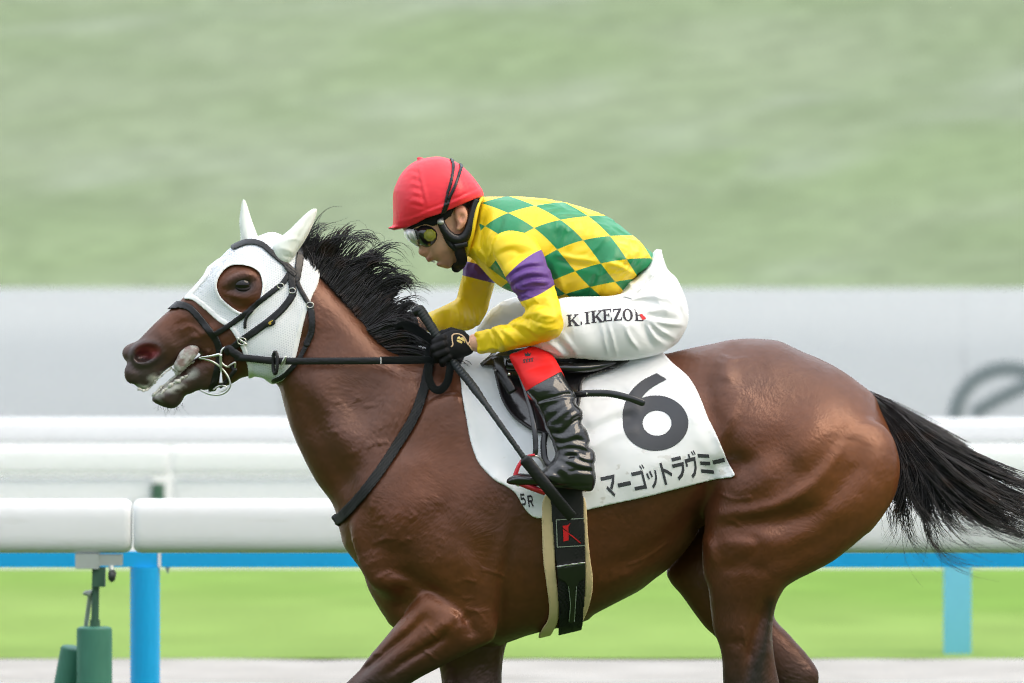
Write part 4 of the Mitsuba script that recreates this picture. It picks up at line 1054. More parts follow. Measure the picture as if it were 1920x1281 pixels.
obj('strap_end', ribbon(curve3([(1078, 741, -.285), (1092, 738.5, -.295), (1115, 737.5, -.305), (1145, 738.5, -.315), (1178, 746, -.32), (1203, 755, -.318), (1209, 757, -.317)], 10), np.r_[np.full(52, 0.0200), np.linspace(0.0195, 0.010, 9)], 0.0055), 'patent_black', 'saddle')
for x, y in ((1100, 738), (1122, 738)):
    obj('rivet', trimesh.creation.icosphere(1, 0.0028), 'steel', 'saddle', to_world=T().translate((P(x, y, -.306)).tolist()))
mat('stirrup_red', pr((0.55, 0.02, 0.035), 0.22, metallic=0.3, specular=0.6, clearcoat=0.6))
for s in (-1, 1):
    q = [(1003, 853), (993, 855), (982, 861), (973, 873), (967, 888), (965.5, 900), (970, 906)]
    obj('stirrup', tube(curve3([(x, y, s * .365) for x, y in q], 8), np.linspace(0.0035, 0.0078, 49), 12), 'stirrup_red', 'saddle')
    obj('stirrup_arch', tube(curve3([(997, 856, s * .352), (1008, 856, s * .345), (1016, 864, s * .34), (1021, 876, s * .335)], 8), 0.0036, 10), 'steel', 'saddle')
    obj('stirrup_tread', ribbon(curve3([(968, 903, s * .372), (985, 910, s * .378), (1003, 917, s * .378), (1022, 924, s * .372)], 8), 0.017, 0.016), 'stirrup_red', 'saddle')
    obj('stirrup_joint', tube(curve3([(966, 901, s * .368), (970, 905, s * .372), (975, 908, s * .374)], 4), 0.0092, 10), 'steel', 'saddle')
tag('saddle', 'small glossy black racing saddle with a red stirrup on the white cloth', 'saddle')

# ------------------------------------------------------------------ the jockey
JK = 'jockey'
tag(JK, 'jockey in green and yellow diamond silks and red helmet, crouched on the galloping horse', 'person')
LAT = np.array([(956, 404.5, 0, -1), (1004, 438.5, 0, 0), (1053, 411.5, 1, 0), (1091, 450, 1, 1), (1044, 472, 0, 1), (1126, 490, 1, 2), (1074, 505, 0, 2), (1144.6, 439.6, 2, 1), (1100, 403, 2, 0), (1003, 386, 1, -1), (1112, 539, 0, 3), (1158, 528, 1, 3),
                (1183, 488, 2, 2), (1060, 553.6, -1, 3), (1195.6, 519.6, 2, 3), (1222.6, 497, 3, 2.15), (1173, 549, 1, 3.9), (925, 424, -1, -0.6)])
lp = P2(LAT[:, :2], -0.16); lx0, lz0 = lp.mean(0)


def lat_basis(x, z):
    u, w = (x - lx0) * 5, (z - lz0) * 5
    return [1 + 0 * u, u, w, u * u, u * w, w * w, w * w * w]


LB = np.stack(lat_basis(lp[:, 0], lp[:, 1]), 1)
CI, CJ = (np.linalg.lstsq(LB.T @ LB + 1e-3 * np.eye(7), LB.T @ LAT[:, c], rcond=None)[0] for c in (2, 3))
YELLOW, GREEN, PURPLE = (0.84, 0.595, 0.012), (0.012, 0.225, 0.085), (0.115, 0.042, 0.225)


def silk_col(p, n, uv):
    b = lat_basis(p.x, p.z)
    i, j = sum(float(c) * t for c, t in zip(CI, b)), sum(float(c) * t for c, t in zip(CJ, b))
    s = dr.sin(math.pi * i) * dr.sin(math.pi * j)
    m = smoothstep(-0.012, 0.012, s)
    collar = smoothstep(0.0, 0.004, p.x - CX + 0.22 * (p.z - CZ))
    return mix(YELLOW, GREEN, m * collar) * (0.94 + 0.12 * fbm(p.x * 12, p.y * 12, p.z * 12, 2))


CX, _, CZ = P(897, 420, -0.1)
weave = mikit.proc(lambda p, n, uv: 0.7 * fbm(p.x * 45, p.y * 45, p.z * 45, 3) + 0.12 * dr.sin(p.x * 1400) * dr.sin(p.z * 1400))
mat('silk_diamond', {'type': 'bumpmap', 'scale': 0.0011, 'w': weave, 'b1': pr(mikit.proc(silk_col), 0.38, specular=0.5, sheen=0.9)})
A0, A1 = P2([(949, 521.5), (1010, 473.6)], -0.24)
B0, B1 = P2([(975, 564), (1038, 533)], -0.24)


def band_side(a, b, p):
    d = b - a
    return ((p.z - float(a[1])) * float(d[0]) - (p.x - float(a[0])) * float(d[1])) / float(np.hypot(*d))


def sleeve_col(p, n, uv):
    k = smoothstep(-0.001, 0.001, -band_side(A0, A1, p) + 0.010 * (1 - dr.square((p.x - float(A0[0]) - 0.048) / 0.06))) * smoothstep(-0.001, 0.001, band_side(B0, B1, p) + 0.008 * (1 - dr.square((p.x - float(B0[0]) - 0.05) / 0.06)))
    return mix(YELLOW, PURPLE, k)


FZ0, FZ1 = float(P(890, 494, .18)[2]), float(P(890, 522, .18)[2])
mat('silk_sleeve', {'type': 'bumpmap', 'scale': 0.0011, 'w': weave, 'b1': pr(mikit.proc(sleeve_col), 0.42, specular=0.4, sheen=0.4)})
mat('silk_far_sleeve', {'type': 'bumpmap', 'scale': 0.0011, 'w': weave, 'b1': pr(mikit.proc(lambda p, n, uv: mix(YELLOW, PURPLE, smoothstep(-0.001, 0.001, FZ0 - p.z - 0.25 * (p.x - float(P(890, 494, .18)[0]))) * smoothstep(-0.001, 0.001, p.z - FZ1 + 0.25 * (p.x - float(P(890, 494, .18)[0]))))), 0.42, specular=0.4, sheen=0.4)})
mat('breeches_white', {'type': 'bumpmap', 'scale': 0.0008, 'w': weave, 'b1': pr((0.73, 0.745, 0.765), 0.5, specular=0.4, sheen=0.2)})
mat('sock_red', {'type': 'bumpmap', 'scale': 0.0006, 'w': weave, 'b1': pr((0.70, 0.012, 0.012), 0.5, specular=0.3)})
mat('skin', {'type': 'bumpmap', 'scale': 0.0005, 'w': mikit.proc(lambda p, n, uv: fbm(p.x * 260, p.y * 260, p.z * 260, 2)),
             'b1': pr({'type': 'mesh_attribute', 'name': 'vertex_color'}, 0.45, specular=0.4)})
mat('helmet_red', {'type': 'bumpmap', 'scale': 0.0010, 'w': mikit.proc(lambda p, n, uv: fbm(p.x * 26, p.y * 60, p.z * 90, 3)), 'b1': pr(mikit.proc(lambda p, n, uv: mix((0.70, 0.018, 0.03), (0.80, 0.03, 0.05), fbm(p.x * 12, p.y * 12, p.z * 12, 2))), 0.38, specular=0.5, sheen=0.5)})
mat('boot_black', {'type': 'bumpmap', 'scale': 0.0016, 'w': mikit.proc(lambda p, n, uv: fbm(p.x * 40, p.y * 40, p.z * 70, 3)), 'b1': pr((0.006, 0.006, 0.007), 0.09, specular=0.75, clearcoat=0.8)})
mat('glove_black', {'type': 'bumpmap', 'scale': 0.0006, 'w': weave, 'b1': pr((0.007, 0.007, 0.0085), 0.65, specular=0.25)})
mat('hair_dark', pr((0.012, 0.009, 0.008), 0.5))

torso = [(905, 369.5), (937, 369), (965, 368.5), (1005, 371), (1047, 377.5), (1085, 387), (1118, 398.5), (1148, 413), (1184, 440), (1200, 454), (1214, 468), (1225, 480), (1235, 491.5), (1222, 502), (1207, 513), (1193, 523), (1184, 534), (1173, 549), (1163, 565.5), (1146, 568), (1123, 566),
         (1097, 569), (1067, 569), (1040, 567), (1000, 561), (961, 548), (940, 539), (921, 524), (902, 503), (886, 486), (876, 475), (878, 458), (884, 438), (888, 412), (892, 390), (896, 376)]
torso_w = [(950, 430, .165), (1010, 450, .175), (1080, 470, .165), (1180, 500, .145), (897, 430, .075), (905, 390, .07)]
sleeve = [(921, 463), (924, 450), (932, 440), (954, 432), (982, 435), (1001, 447), (1012, 462), (1020, 479), (1025, 495), (1033, 515), (1039, 538), (1047, 566), (1054, 588), (1056, 607), (1053, 621), (1043, 633), (1010, 645), (972, 653), (940, 660), (915, 662), (897, 663),
          (893, 650), (891, 636), (890, 624), (905, 620), (923, 615), (949, 608), (970, 597), (981, 590), (984, 582), (975, 564), (961, 543), (949, 521.5), (937, 500.5), (926, 482)]
sleeve_w = [(965, 465, .062), (1000, 530, .054), (1020, 590, .050), (960, 628, .044), (905, 642, .033)]
sleeve_y = [(960, 455, -.165), (1000, 530, -.245), (1035, 605, -.300), (960, 630, -.245), (895, 643, -.160)]
fsleeve = [(872, 488), (895, 470), (930, 480), (928, 525), (924, 545), (919, 563), (913, 585), (901, 605), (885, 617), (866, 621), (832, 622.5), (803, 623), (796, 608), (790, 594), (804, 586), (832, 574), (855, 561), (859, 549), (862, 540), (868, 515)]
fsleeve_w = [(900, 500, .055), (890, 560, .05), (850, 600, .044), (800, 608, .034)]
fsleeve_y = [(905, 485, .165), (893, 570, .22), (850, 600, .15), (798, 608, .065)]
thigh_n = [(1048, 560), (1097, 557), (1146, 555), (1190, 545), (1250, 540), (1280, 560), (1289, 590), (1287, 609), (1280, 627), (1268, 644), (1250, 658), (1231, 666), (1193, 674), (1156, 676.5), (1118, 675), (1085, 672), (1060, 671.5), (1038, 671), (1022, 661), (1000, 652), (988, 646), (985, 630), (995, 610), (1015, 585)]
thigh_nw = [(1240, 600, .10), (1150, 615, .085), (1060, 620, .07), (1010, 632, .056)]
thigh_ny = [(1240, 590, -.085), (1140, 610, -.165), (1060, 625, -.205), (1000, 640, -.225)]
thigh_f = [(1040, 556), (1150, 560), (1230, 540), (1280, 600), (1240, 645), (1150, 660), (1000, 664), (945, 660), (908, 645), (894, 625), (901, 606), (930, 573.5), (961, 559)]
pelvis = [(1155, 545), (1190, 520), (1215, 490), (1228, 470), (1239, 471), (1250, 503), (1268, 521), (1278, 541), (1287, 566), (1289, 590), (1285, 612), (1270, 638), (1240, 650), (1190, 640), (1160, 600)]
shin = [(955, 667), (972, 659), (1000, 649), (1024, 657), (1039, 670), (1051, 691), (1060, 710), (1068, 735), (1030, 755), (996, 750), (986, 733), (975, 710), (964, 689)]
boot = [(987, 736), (977, 712), (1005, 690), (1042, 672), (1053, 697), (1064, 717), (1072, 730), (1080, 742), (1080, 756), (1091, 770), (1094, 784), (1090, 793), (1100, 808), (1106.5, 826), (1103, 836), (1114, 848), (1117, 860), (1114.5, 873), (1117, 887), (1117, 902), (1114, 914), (1108, 921), (1090, 921.5), (1071, 919), (1045, 916),
        (1010, 912), (965, 909), (952, 906), (949.5, 901), (954, 895), (965, 890), (977, 887), (1000, 888), (1017, 881), (1033, 866), (1041, 851), (1033, 824), (1022, 803), (1018, 786), (1008, 768), (999, 752)]
boot_w = [(1020, 715, .058), (1030, 740, .056), (1055, 790, .046), (1075, 850, .042), (1085, 895, .040), (1010, 900, .036), (965, 900, .028)]
boot_y = [(1018, 705, -.298), (1030, 740, -.318), (1060, 790, -.342), (1080, 880, -.355), (965, 900, -.372)]

# silks
jt = Vol([-0.16, -0.24, 1.66], [0.47, 0.24, 2.06], 0.0042)
jt.inflate(torso, torso_w, 0.0, 0.02, sm=4)
jt.ell(P(975, 470, -0.11), (0.10, 0.07, 0.07), 0.05, rot=-30); jt.ell(P(975, 470, 0.11), (0.10, 0.07, 0.07), 0.05, rot=-30)
jt.norm()
jt.strokes([(a, b * 0.9, c * 1.6) for a, b, c in [([(1040, 470), (1052, 440), (1056, 415)], 4, .004), ([(1030, 480), (1044, 455), (1048, 430)], 4, -.004), ([(1062, 470), (1074, 445), (1080, 425)], 5, .003), ([(1044, 478), (1080, 486), (1122, 490)], 4, .0045), ([(1040, 488), (1080, 495), (1115, 500)], 5, -.004),
            ([(1020, 490), (1035, 520), (1045, 550)], 7, -.006), ([(1035, 500), (1050, 530), (1060, 555)], 5, .004), ([(1110, 560), (1118, 535), (1132, 500)], 4, .005), ([(1102, 562), (1108, 540), (1120, 510)], 4, -.004), ([(1120, 562), (1130, 540), (1140, 515)], 4, -.004),
            ([(1070, 560), (1090, 540), (1110, 525)], 5, .003), ([(1135, 492), (1165, 500), (1195, 518)], 4, .0045), ([(1150, 490), (1178, 500), (1196, 512)], 4, -.003), ([(1130, 530), (1150, 540), (1160, 550)], 5, .004), ([(1170, 545), (1185, 525), (1205, 505)], 5, -.003), ([(1205, 470), (1180, 490), (1165, 515)], 9, .003),
            ([(1010, 430), (1040, 425), (1070, 428)], 10, .003), ([(925, 400), (918, 430), (915, 460)], 6, .003), ([(912, 395), (905, 430), (900, 470)], 4, -.004), ([(890, 460), (905, 480), (925, 505)], 4, .005), ([(905, 475), (925, 505), (950, 530)], 4, -.005), ([(915, 460), (935, 500), (965, 535)], 4, .004),
            ([(945, 405), (935, 430), (925, 450)], 5, -.003), ([(1100, 430), (1140, 450), (1180, 480)], 12, .002)]], -0.15, -1, 0.02)
obj('silks', ripple(jt.mesh(3), 0.0070, (0.6, 0, 0.8), 5, 22, 3), 'silk_diamond', JK)
labels['jockey__silks'] = {'label': 'green and yellow diamond racing shirt'}
va = Vol([-0.14, -0.40, 1.52], [0.19, -0.06, 1.96], 0.0036)
va.inflate(sleeve, sleeve_w, sleeve_y, 0.01, sm=5)
va.norm()
va.strokes([(a, b, c * 1.35) for a, b, c in [([(935, 470), (960, 458), (1000, 462)], 4, .003), ([(930, 480), (955, 470), (985, 478)], 4, -.003), ([(945, 500), (975, 478), (1010, 470)], 4, -.003), ([(955, 528), (990, 512), (1028, 512)], 3.5, .0038), ([(958, 536), (992, 522), (1032, 522)], 3, -.0035), ([(962, 543), (1000, 528), (1036, 530)], 3.5, .004), ([(955, 512), (985, 495), (1018, 490)], 3.5, .004),
            ([(952, 520), (985, 503), (1022, 500)], 3, -.0035), ([(968, 556), (1005, 540), (1036, 540)], 3, -.003), ([(978, 570), (1010, 558), (1040, 556)], 4, .003), ([(984, 582), (1010, 572), (1040, 580)], 4, -.0035), ([(985, 590), (1010, 586), (1035, 598)], 4, .004), ([(975, 598), (1000, 600), (1025, 612)], 3, -.0035),
            ([(960, 604), (985, 612), (1010, 630)], 3.5, .004), ([(948, 608), (970, 620), (990, 638)], 3, -.0035), ([(935, 612), (955, 628), (970, 645)], 3.5, .004), ([(925, 614), (938, 632), (948, 655)], 3, .0045), ([(919, 616), (928, 634), (934, 660)], 3, -.005), ([(1000, 605), (1030, 615), (1048, 612)], 4, .003)]], -0.25, -1, 0)
obj('sleeve', ripple(va.mesh(3), 0.0052, (0.85, 0.1, 0.35), 8, 34, 13), 'silk_sleeve', JK)
labels['jockey__sleeve'] = {'label': 'yellow sleeve with a purple armband, nearer arm'}
vb = Vol([-0.29, -0.02, 1.58], [-0.02, 0.31, 1.90], 0.004)
vb.inflate(fsleeve, fsleeve_w, fsleeve_y, 0.01, sm=4)
vb.strokes([([(845 + 9 * i, 572 - 1 * i), (852 + 9 * i, 590), (846 + 10 * i, 618)], 3, .004) for i in range(6)] + [([(840 + 9 * i, 572 - 1 * i), (847 + 9 * i, 590), (841 + 10 * i, 618)], 2.6, -.0035) for i in range(6)] + [([(868, 530), (890, 540), (918, 545)], 5, .003)], 0.12, -1, 0)
obj('sleeve', ripple(vb.mesh(3), 0.0045, (0.2, 0.1, 0.9), 8, 34, 17), 'silk_far_sleeve', JK)

# breeches
vc = Vol([-0.12, -0.40, 1.50], [0.55, 0.40, 1.89], 0.0044)
vc.inflate(pelvis, .165, 0.0, 0.03, sm=5)
vc.inflate(thigh_n, thigh_nw, thigh_ny, 0.035, sm=5)
vc.inflate(thigh_f, [(1240, 600, .10), (1100, 610, .085), (930, 615, .06)], [(1240, 590, .085), (1100, 610, .19), (910, 620, .27)], 0.035, sm=4)
vc.norm()
hub = (1212, 598)
ridge = [([(1212, 598), (1245, 606), (1280, 609)], 3, .0045), ([(1214, 600), (1240, 620), (1264, 633)], 3, .0045), ([(1212, 602), (1226, 630), (1247, 648)], 3, .0045), ([(1172, 610), (1182, 635), (1198, 655)], 2.6, .004), ([(1140, 605), (1148, 635), (1156, 668)], 2.2, .0035), ([(1128, 606), (1134, 640), (1142, 670)], 2, .0028),
         ([(1205, 590), (1235, 580), (1262, 585)], 4, .003), ([(1175, 565), (1215, 555), (1255, 562)], 3, .0035), ([(1160, 572), (1200, 565), (1240, 575)], 4, -.003), ([(1180, 550), (1220, 535), (1250, 530)], 4, .003), ([(1060, 590), (1100, 580), (1150, 575)], 12, .003), ([(1262, 545), (1272, 575), (1282, 600)], 4, -.003),
         ([(1025, 640), (1045, 655), (1062, 670)], 4, .004), ([(1035, 632), (1055, 650), (1075, 670)], 4, -.003), ([(1048, 625), (1070, 650), (1085, 670)], 4, .003), ([(1215, 590), (1240, 596), (1270, 598)], 3, -.003), ([(1214, 604), (1236, 627), (1258, 641)], 3, -.003), ([(1206, 606), (1215, 633), (1228, 655)], 4, -.003),
         ([(1178, 527), (1190, 540), (1205, 535)], 4, .004), ([(1195, 535), (1212, 525), (1222, 512)], 4, -.003)]
ridge = [(a, b, c * 1.9) for a, b, c in ridge]
vc.strokes(ridge, -0.2, -1, 0.03)
breeches = ripple(vc.mesh(3), 0.0044, (0.5, 0, -0.85), 5, 24, 23)
obj('breeches', breeches, 'breeches_white', JK)
objs('waistband', shell(vc, poly_region([(1165, 560), (1180, 540), (1200, 520), (1220, 500), (1232, 468), (1243, 468), (1238, 505), (1215, 530), (1195, 548), (1180, 566)], -.12, 0), -0.002, 0.0045, [0.28, -0.2, 1.66], [0.46, 0.2, 1.89], 0.0036), 'white_edge', JK)
mat('embroidery', pr((0.022, 0.020, 0.032), 0.6))


def serif(c):
    if c == 'K':
        return [bar(0.24, 0, 0.24, 1, 0.2), bar(0.04, 0.04, 0.46, 0.04, 0.08), bar(0.04, 0.96, 0.46, 0.96, 0.08), bar(0.30, 0.62, 0.84, 0.05, 0.1), bar(0.44, 0.42, 0.84, 0.98, 0.2), bar(0.62, 0.04, 0.99, 0.04, 0.08), bar(0.62, 0.96, 1.02, 0.96, 0.08)]
    if c == 'I':
        return [bar(0.5, 0, 0.5, 1, 0.34), bar(0.12, 0.04, 0.88, 0.04, 0.08), bar(0.12, 0.96, 0.88, 0.96, 0.08)]
    if c == 'E':
        return [bar(0.26, 0, 0.26, 1, 0.22), bar(0.05, 0.04, 0.9, 0.04, 0.09), bar(0.05, 0.96, 0.94, 0.96, 0.09), bar(0.3, 0.5, 0.66, 0.5, 0.09), bar(0.86, 0, 0.86, 0.27, 0.09), bar(0.9, 0.72, 0.9, 1, 0.09), bar(0.65, 0.36, 0.65, 0.64, 0.08)]
    if c == 'Z':
        return [bar(0.06, 0.05, 0.92, 0.05, 0.1), bar(0.06, 0.95, 0.94, 0.95, 0.1), LineString([(0.82, 0.05), (0.18, 0.95)]).buffer(0.12, cap_style='flat'), bar(0.1, 0, 0.1, 0.26, 0.09), bar(0.9, 0.74, 0.9, 1, 0.09)]
    if c == 'O':
        t = np.linspace(0, 2 * math.pi, 40)
        return [Polygon(np.c_[0.5 + 0.48 * np.cos(t), 0.5 + 0.52 * np.sin(t)]).difference(Polygon(np.c_[0.5 + 0.25 * np.cos(t), 0.5 + 0.43 * np.sin(t)]))]
    return [LineString([(0.5, 0.92), (0.5, 0.93)]).buffer(0.16)]


lets = []
for c, x, y, w, hgt in (('K', 1060, 590.5, 23.5, 22), ('.', 1083, 587.5, 9, 21), ('I', 1093, 585.5, 12.5, 23), ('K', 1105, 583, 24, 23), ('E', 1127, 580.5, 19, 22.5), ('Z', 1147, 579.5, 17.5, 22.5), ('O', 1165, 579, 20, 22.5), ('E', 1187, 580, 18, 21.5)):
    lets += [affinity.affine_transform(g, [w, 1.2, -1.5 if x < 1150 else .8, hgt, x + 1.5, y]) for g in serif(c)]
LT = union_all(lets).difference(Polygon([(1189, 573), (1210, 573), (1212, 590), (1202, 592), (1196, 588), (1192, 583)]))
obj('lettering', decal([LT], breeches, 0.0014, 5), 'embroidery', JK)
obj('red_patch', decal([Polygon([(1199, 590), (1203, 588), (1212, 597), (1205, 600.5)])], breeches, 0.0018, 4), 'red_print', JK)

# socks and boots (the nearer leg, then the far one behind the horse)
for s in (-1, 1):
    vs = Vol([-0.03, -0.42, 1.36], [0.20, -0.2, 1.62], 0.004) if s < 0 else Vol([-0.12, 0.2, 1.36], [0.20, 0.42, 1.62], 0.005)
    dx = 0 if s < 0 else -26
    vs.inflate([(x + dx, y) for x, y in shin], [(1000, 680, .052), (1020, 730, .046)], [(1000, 655, s * .235), (1030, 740, s * .312)], 0.01, sm=5)
    vs.norm()
    if s < 0:
        vs.strokes([([(965, 680), (990, 668), (1025, 666)], 4, .002), ([(975, 700), (1000, 690), (1040, 684)], 3, -.002)], -0.3, -1, 0)
    ms = vs.mesh(3)
    obj('sock', ms, 'sock_red', JK)
    if s < 0:
        crown = [Polygon([(983, 660), (987, 664), (990, 660), (992, 664), (996, 661), (994, 667), (985, 668)])] + [bar(981 + 5 * i, 674 - 0.8 * i, 984 + 5 * i, 680 - 0.8 * i, 1.6) for i in range(4)] + [bar(984 + 5 * i, 673 - 0.8 * i, 981.5 + 5 * i, 680.5 - 0.8 * i, 1.2) for i in range(4)]
        obj('sock_mark', decal(crown, ms, 0.0014, 3), 'print_black', JK)
    vo = Vol([-0.05, -0.43, 1.10], [0.27, -0.25, 1.53], 0.0036) if s < 0 else Vol([-0.09, 0.25, 1.10], [0.27, 0.43, 1.53], 0.006)
    vo.inflate([(x + dx, y) for x, y in boot], boot_w, [(x, y, -s * yy * 1.0 * -1 if False else (yy if s < 0 else -yy)) for x, y, yy in boot_y], 0.006, sm=5)
    vo.norm()
    if s < 0:
        X2, Z2 = np.meshgrid(vo.ax[0], vo.ax[2], indexing='ij')
        vo.f = np.maximum(vo.f, sd2(P2([(900, 790), (987, 733.5), (1003, 723), (1019, 714), (1036, 705), (1054, 696.5), (1150, 650), (1150, 960), (900, 960)], -.35), X2, Z2)[:, None, :]).astype(np.float32)
        fold = []
        for pth, sg, am in (([(1019, 790), (1029, 776), (1047, 766), (1066, 752), (1079, 751)], 4.5, .0065), ([(1024, 801), (1054, 803), (1075, 783), (1091, 771)], 4, .007), ([(1033, 818), (1059, 823), (1085, 807), (1102, 808)], 3.6, .007), ([(1062, 822), (1078, 816), (1096, 822)], 3, .005),
                            ([(1043, 839), (1066, 834), (1094, 837), (1115, 851)], 3.4, .0065), ([(1047, 848), (1071, 846), (1094, 858), (1116, 862)], 3, .006), ([(1047, 856), (1071, 866), (1094, 874), (1116, 876)], 3.2, .0055)):
            fold.append((pth, sg, am * .5)); fold.append(([(x + 2, y + 8.5) for x, y in pth], sg * 0.9, -am * 0.45))
        fold += [([(1040, 790), (1060, 770), (1076, 762)], 4, .006), ([(1050, 812), (1075, 790), (1090, 782)], 4, -.006), ([(1060, 835), (1085, 815), (1100, 815)], 4, .006), ([(1055, 862), (1085, 852), (1110, 862)], 3, -.005),
                 ([(999, 757), (1020, 750), (1040, 745), (1060, 740), (1080, 741)], 2.2, -.005), ([(1000, 762), (1020, 755), (1042, 750), (1062, 745), (1081, 746)], 2.2, .0035), ([(1045, 700), (1060, 722), (1076, 741)], 3, .004), ([(1030, 880), (1050, 892), (1060, 905)], 3, -.003), ([(1040, 868), (1060, 885), (1072, 900)], 3, .003), ([(1060, 885), (1090, 882), (1114, 884)], 2.5, -.003),
                 ([(1020, 906), (1060, 911), (1112, 911)], 2.0, -.004), ([(955, 902), (985, 904), (1020, 906)], 2.0, -.003), ([(1003, 745), (1024, 790), (1045, 840)], 3, .002)]
        vo.strokes(fold, -0.39, -1, 0)
    obj('boot', vo.mesh(2), 'boot_black', JK)

# one continuous body under the clothes: head, face, neck, trunk, limbs, hands
jb = Vol([-0.36, -0.40, 1.10], [0.54, 0.40, 2.13], 0.0040)
face = [(752, 424), (757, 402), (765, 380), (790, 352), (830, 340), (870, 345), (893, 365), (899, 392), (892, 420), (880, 445), (868, 472), (860, 489), (850, 499), (841, 504), (832, 502.5), (825, 500.5), (821, 499), (817.5, 496), (818, 493.5), (821, 491.5), (814, 489), (808, 490.5), (803, 492), (800, 488), (798, 484.5), (799.5, 481),
        (796, 480.5), (789.5, 478.5), (785, 475.5), (784, 471), (785.5, 466), (783, 458), (775, 447), (764, 438)]
jb.inflate(face, [(830, 380, .078), (810, 430, .068), (850, 460, .058), (835, 495, .026), (790, 474, .016), (803, 487, .024), (768, 430, .05)], 0.0, 0.004, sm=3)
jb.ell(P(797, 475, 0), (0.012, 0.017, 0.009), 0.008)
jb.ell(P(826, 455, -0.04), (0.035, 0.022, 0.03), 0.02); jb.ell(P(826, 455, 0.04), (0.035, 0.022, 0.03), 0.02)
jb.inflate([(850, 470), (875, 400), (905, 395), (930, 420), (925, 460), (895, 475), (868, 480)], .05, 0.0, 0.008, sm=5)
for s in (-1, 1):
    jb.inflate([(852, 392), (860, 386), (869, 386.5), (875, 394), (877, 406), (874, 418), (868, 427), (861, 433), (855, 430), (857, 420), (853, 408)], .013, s * .083, 0.003, sm=5)
    jb.ell(P(865, 408, s * .098), (0.010, 0.010, 0.014), 0.004, 'sub', rot=-20)
SH = 0.013
jb.inflate(torso, [(a, b, c * .86) for a, b, c in torso_w], 0.0, 0.006, SH, 3)
jb.inflate(sleeve, [(a, b, c * .72) for a, b, c in sleeve_w], sleeve_y, 0.005, 0.012, 3, amax=.8); jb.inflate(fsleeve, [(a, b, c * .72) for a, b, c in fsleeve_w], fsleeve_y, 0.005, 0.012, 3, amax=.8)
jb.inflate([(875, 636), (885, 627), (905, 625), (915, 640), (908, 660), (888, 659), (876, 652)], .026, -.152, 0.01, sm=5)
jb.inflate([(770, 604), (783, 596), (800, 596), (810, 608), (806, 620), (786, 620)], .025, .062, 0.01, sm=5)
jb.inflate(pelvis, .15, 0, 0.03, SH, 3)
jb.inflate(thigh_n, [(a, b, c * .8) for a, b, c in thigh_nw], thigh_ny, 0.01, SH, 3); jb.inflate(thigh_f, [(1240, 600, .10), (1100, 610, .085), (930, 615, .06)], [(1240, 590, .085), (1100, 610, .19), (910, 620, .27)], 0.03, SH, 3)
jb.inflate(shin, .044, [(1000, 655, -.235), (1030, 740, -.312)], 0.02, SH, 3); jb.inflate([(x - 26, y) for x, y in shin], .044, [(1000, 655, .235), (1030, 740, .312)], 0.02, SH, 3)
bt = [(1020, 740), (1060, 730), (1085, 800), (1100, 880), (1098, 905), (980, 900), (1040, 878)]
jb.inflate(bt, .028, -.345, 0.02, SH, 3); jb.inflate([(x - 26, y) for x, y in bt], .028, .345, 0.02, SH, 3)
for s, cx, cy in ((-1, 848, 648), (1, 775, 612)):
    jb.ell(P(cx, cy, -.15 if s < 0 else .062), (0.034, 0.016, 0.026), 0.012)
jb.norm()
jb.strokes([([(812, 492), (822, 494), (830, 491)], 2.2, -.003), ([(800, 478), (806, 472), (806, 466)], 2.5, -.0028), ([(810, 478), (818, 486), (826, 490)], 4, -.0022), ([(815, 497), (824, 494), (830, 494)], 2.0, .002), ([(795, 470), (800, 474), (799, 479)], 3, .002)], -0.05, -1, 0.012)
body = jb.mesh(3)
bv = np.array(body.vertices); X_, Z_ = bv[:, 0], bv[:, 2]
bc = np.tile([0.60, 0.335, 0.22], (len(bv), 1))
bc = lerp(bc, [0.62, 0.28, 0.19], np.maximum.reduce([near_px(793, 475, 12, 10, .5), near_px(864, 408, 12, 22, .4), near_px(830, 480, 16, 14, .7) * .5]) * 0.7)
bc = lerp(bc, [0.36, 0.12, 0.09], np.maximum(near_px(803, 487, 8, 6, .5), near_px(820, 497, 6, 4, .5)) * 0.75)
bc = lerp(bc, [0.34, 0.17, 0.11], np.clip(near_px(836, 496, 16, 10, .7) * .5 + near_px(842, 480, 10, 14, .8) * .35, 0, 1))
bc = lerp(bc, [0.05, 0.012, 0.012], near_px(811, 491.5, 4.5, 2.4, .4) * .9)
bc *= (0.82 + 0.36 * meshkit.fbm(bv * 55, 4, 4))[:, None]
obj('body', body, 'skin', JK, color=bc)
obj('teeth', tube(P([808, 812, 816], [489.5, 490.5, 492], [-.006, -.008, -.008]), 0.0022, 8), 'white_edge', JK)
objs('hair', shell(jb, poly_region([(836, 397), (850, 385), (868, 376), (895, 362), (912, 372), (905, 392), (896, 408), (888, 420), (882, 402), (876, 390), (866, 383.5), (856, 386), (850, 396), (845, 408), (839, 404)], -.07, 0), 0.0, 0.0055, [-0.24, -0.12, 1.90], [-0.04, 0.12, 2.06], 0.003), 'hair_dark', JK)

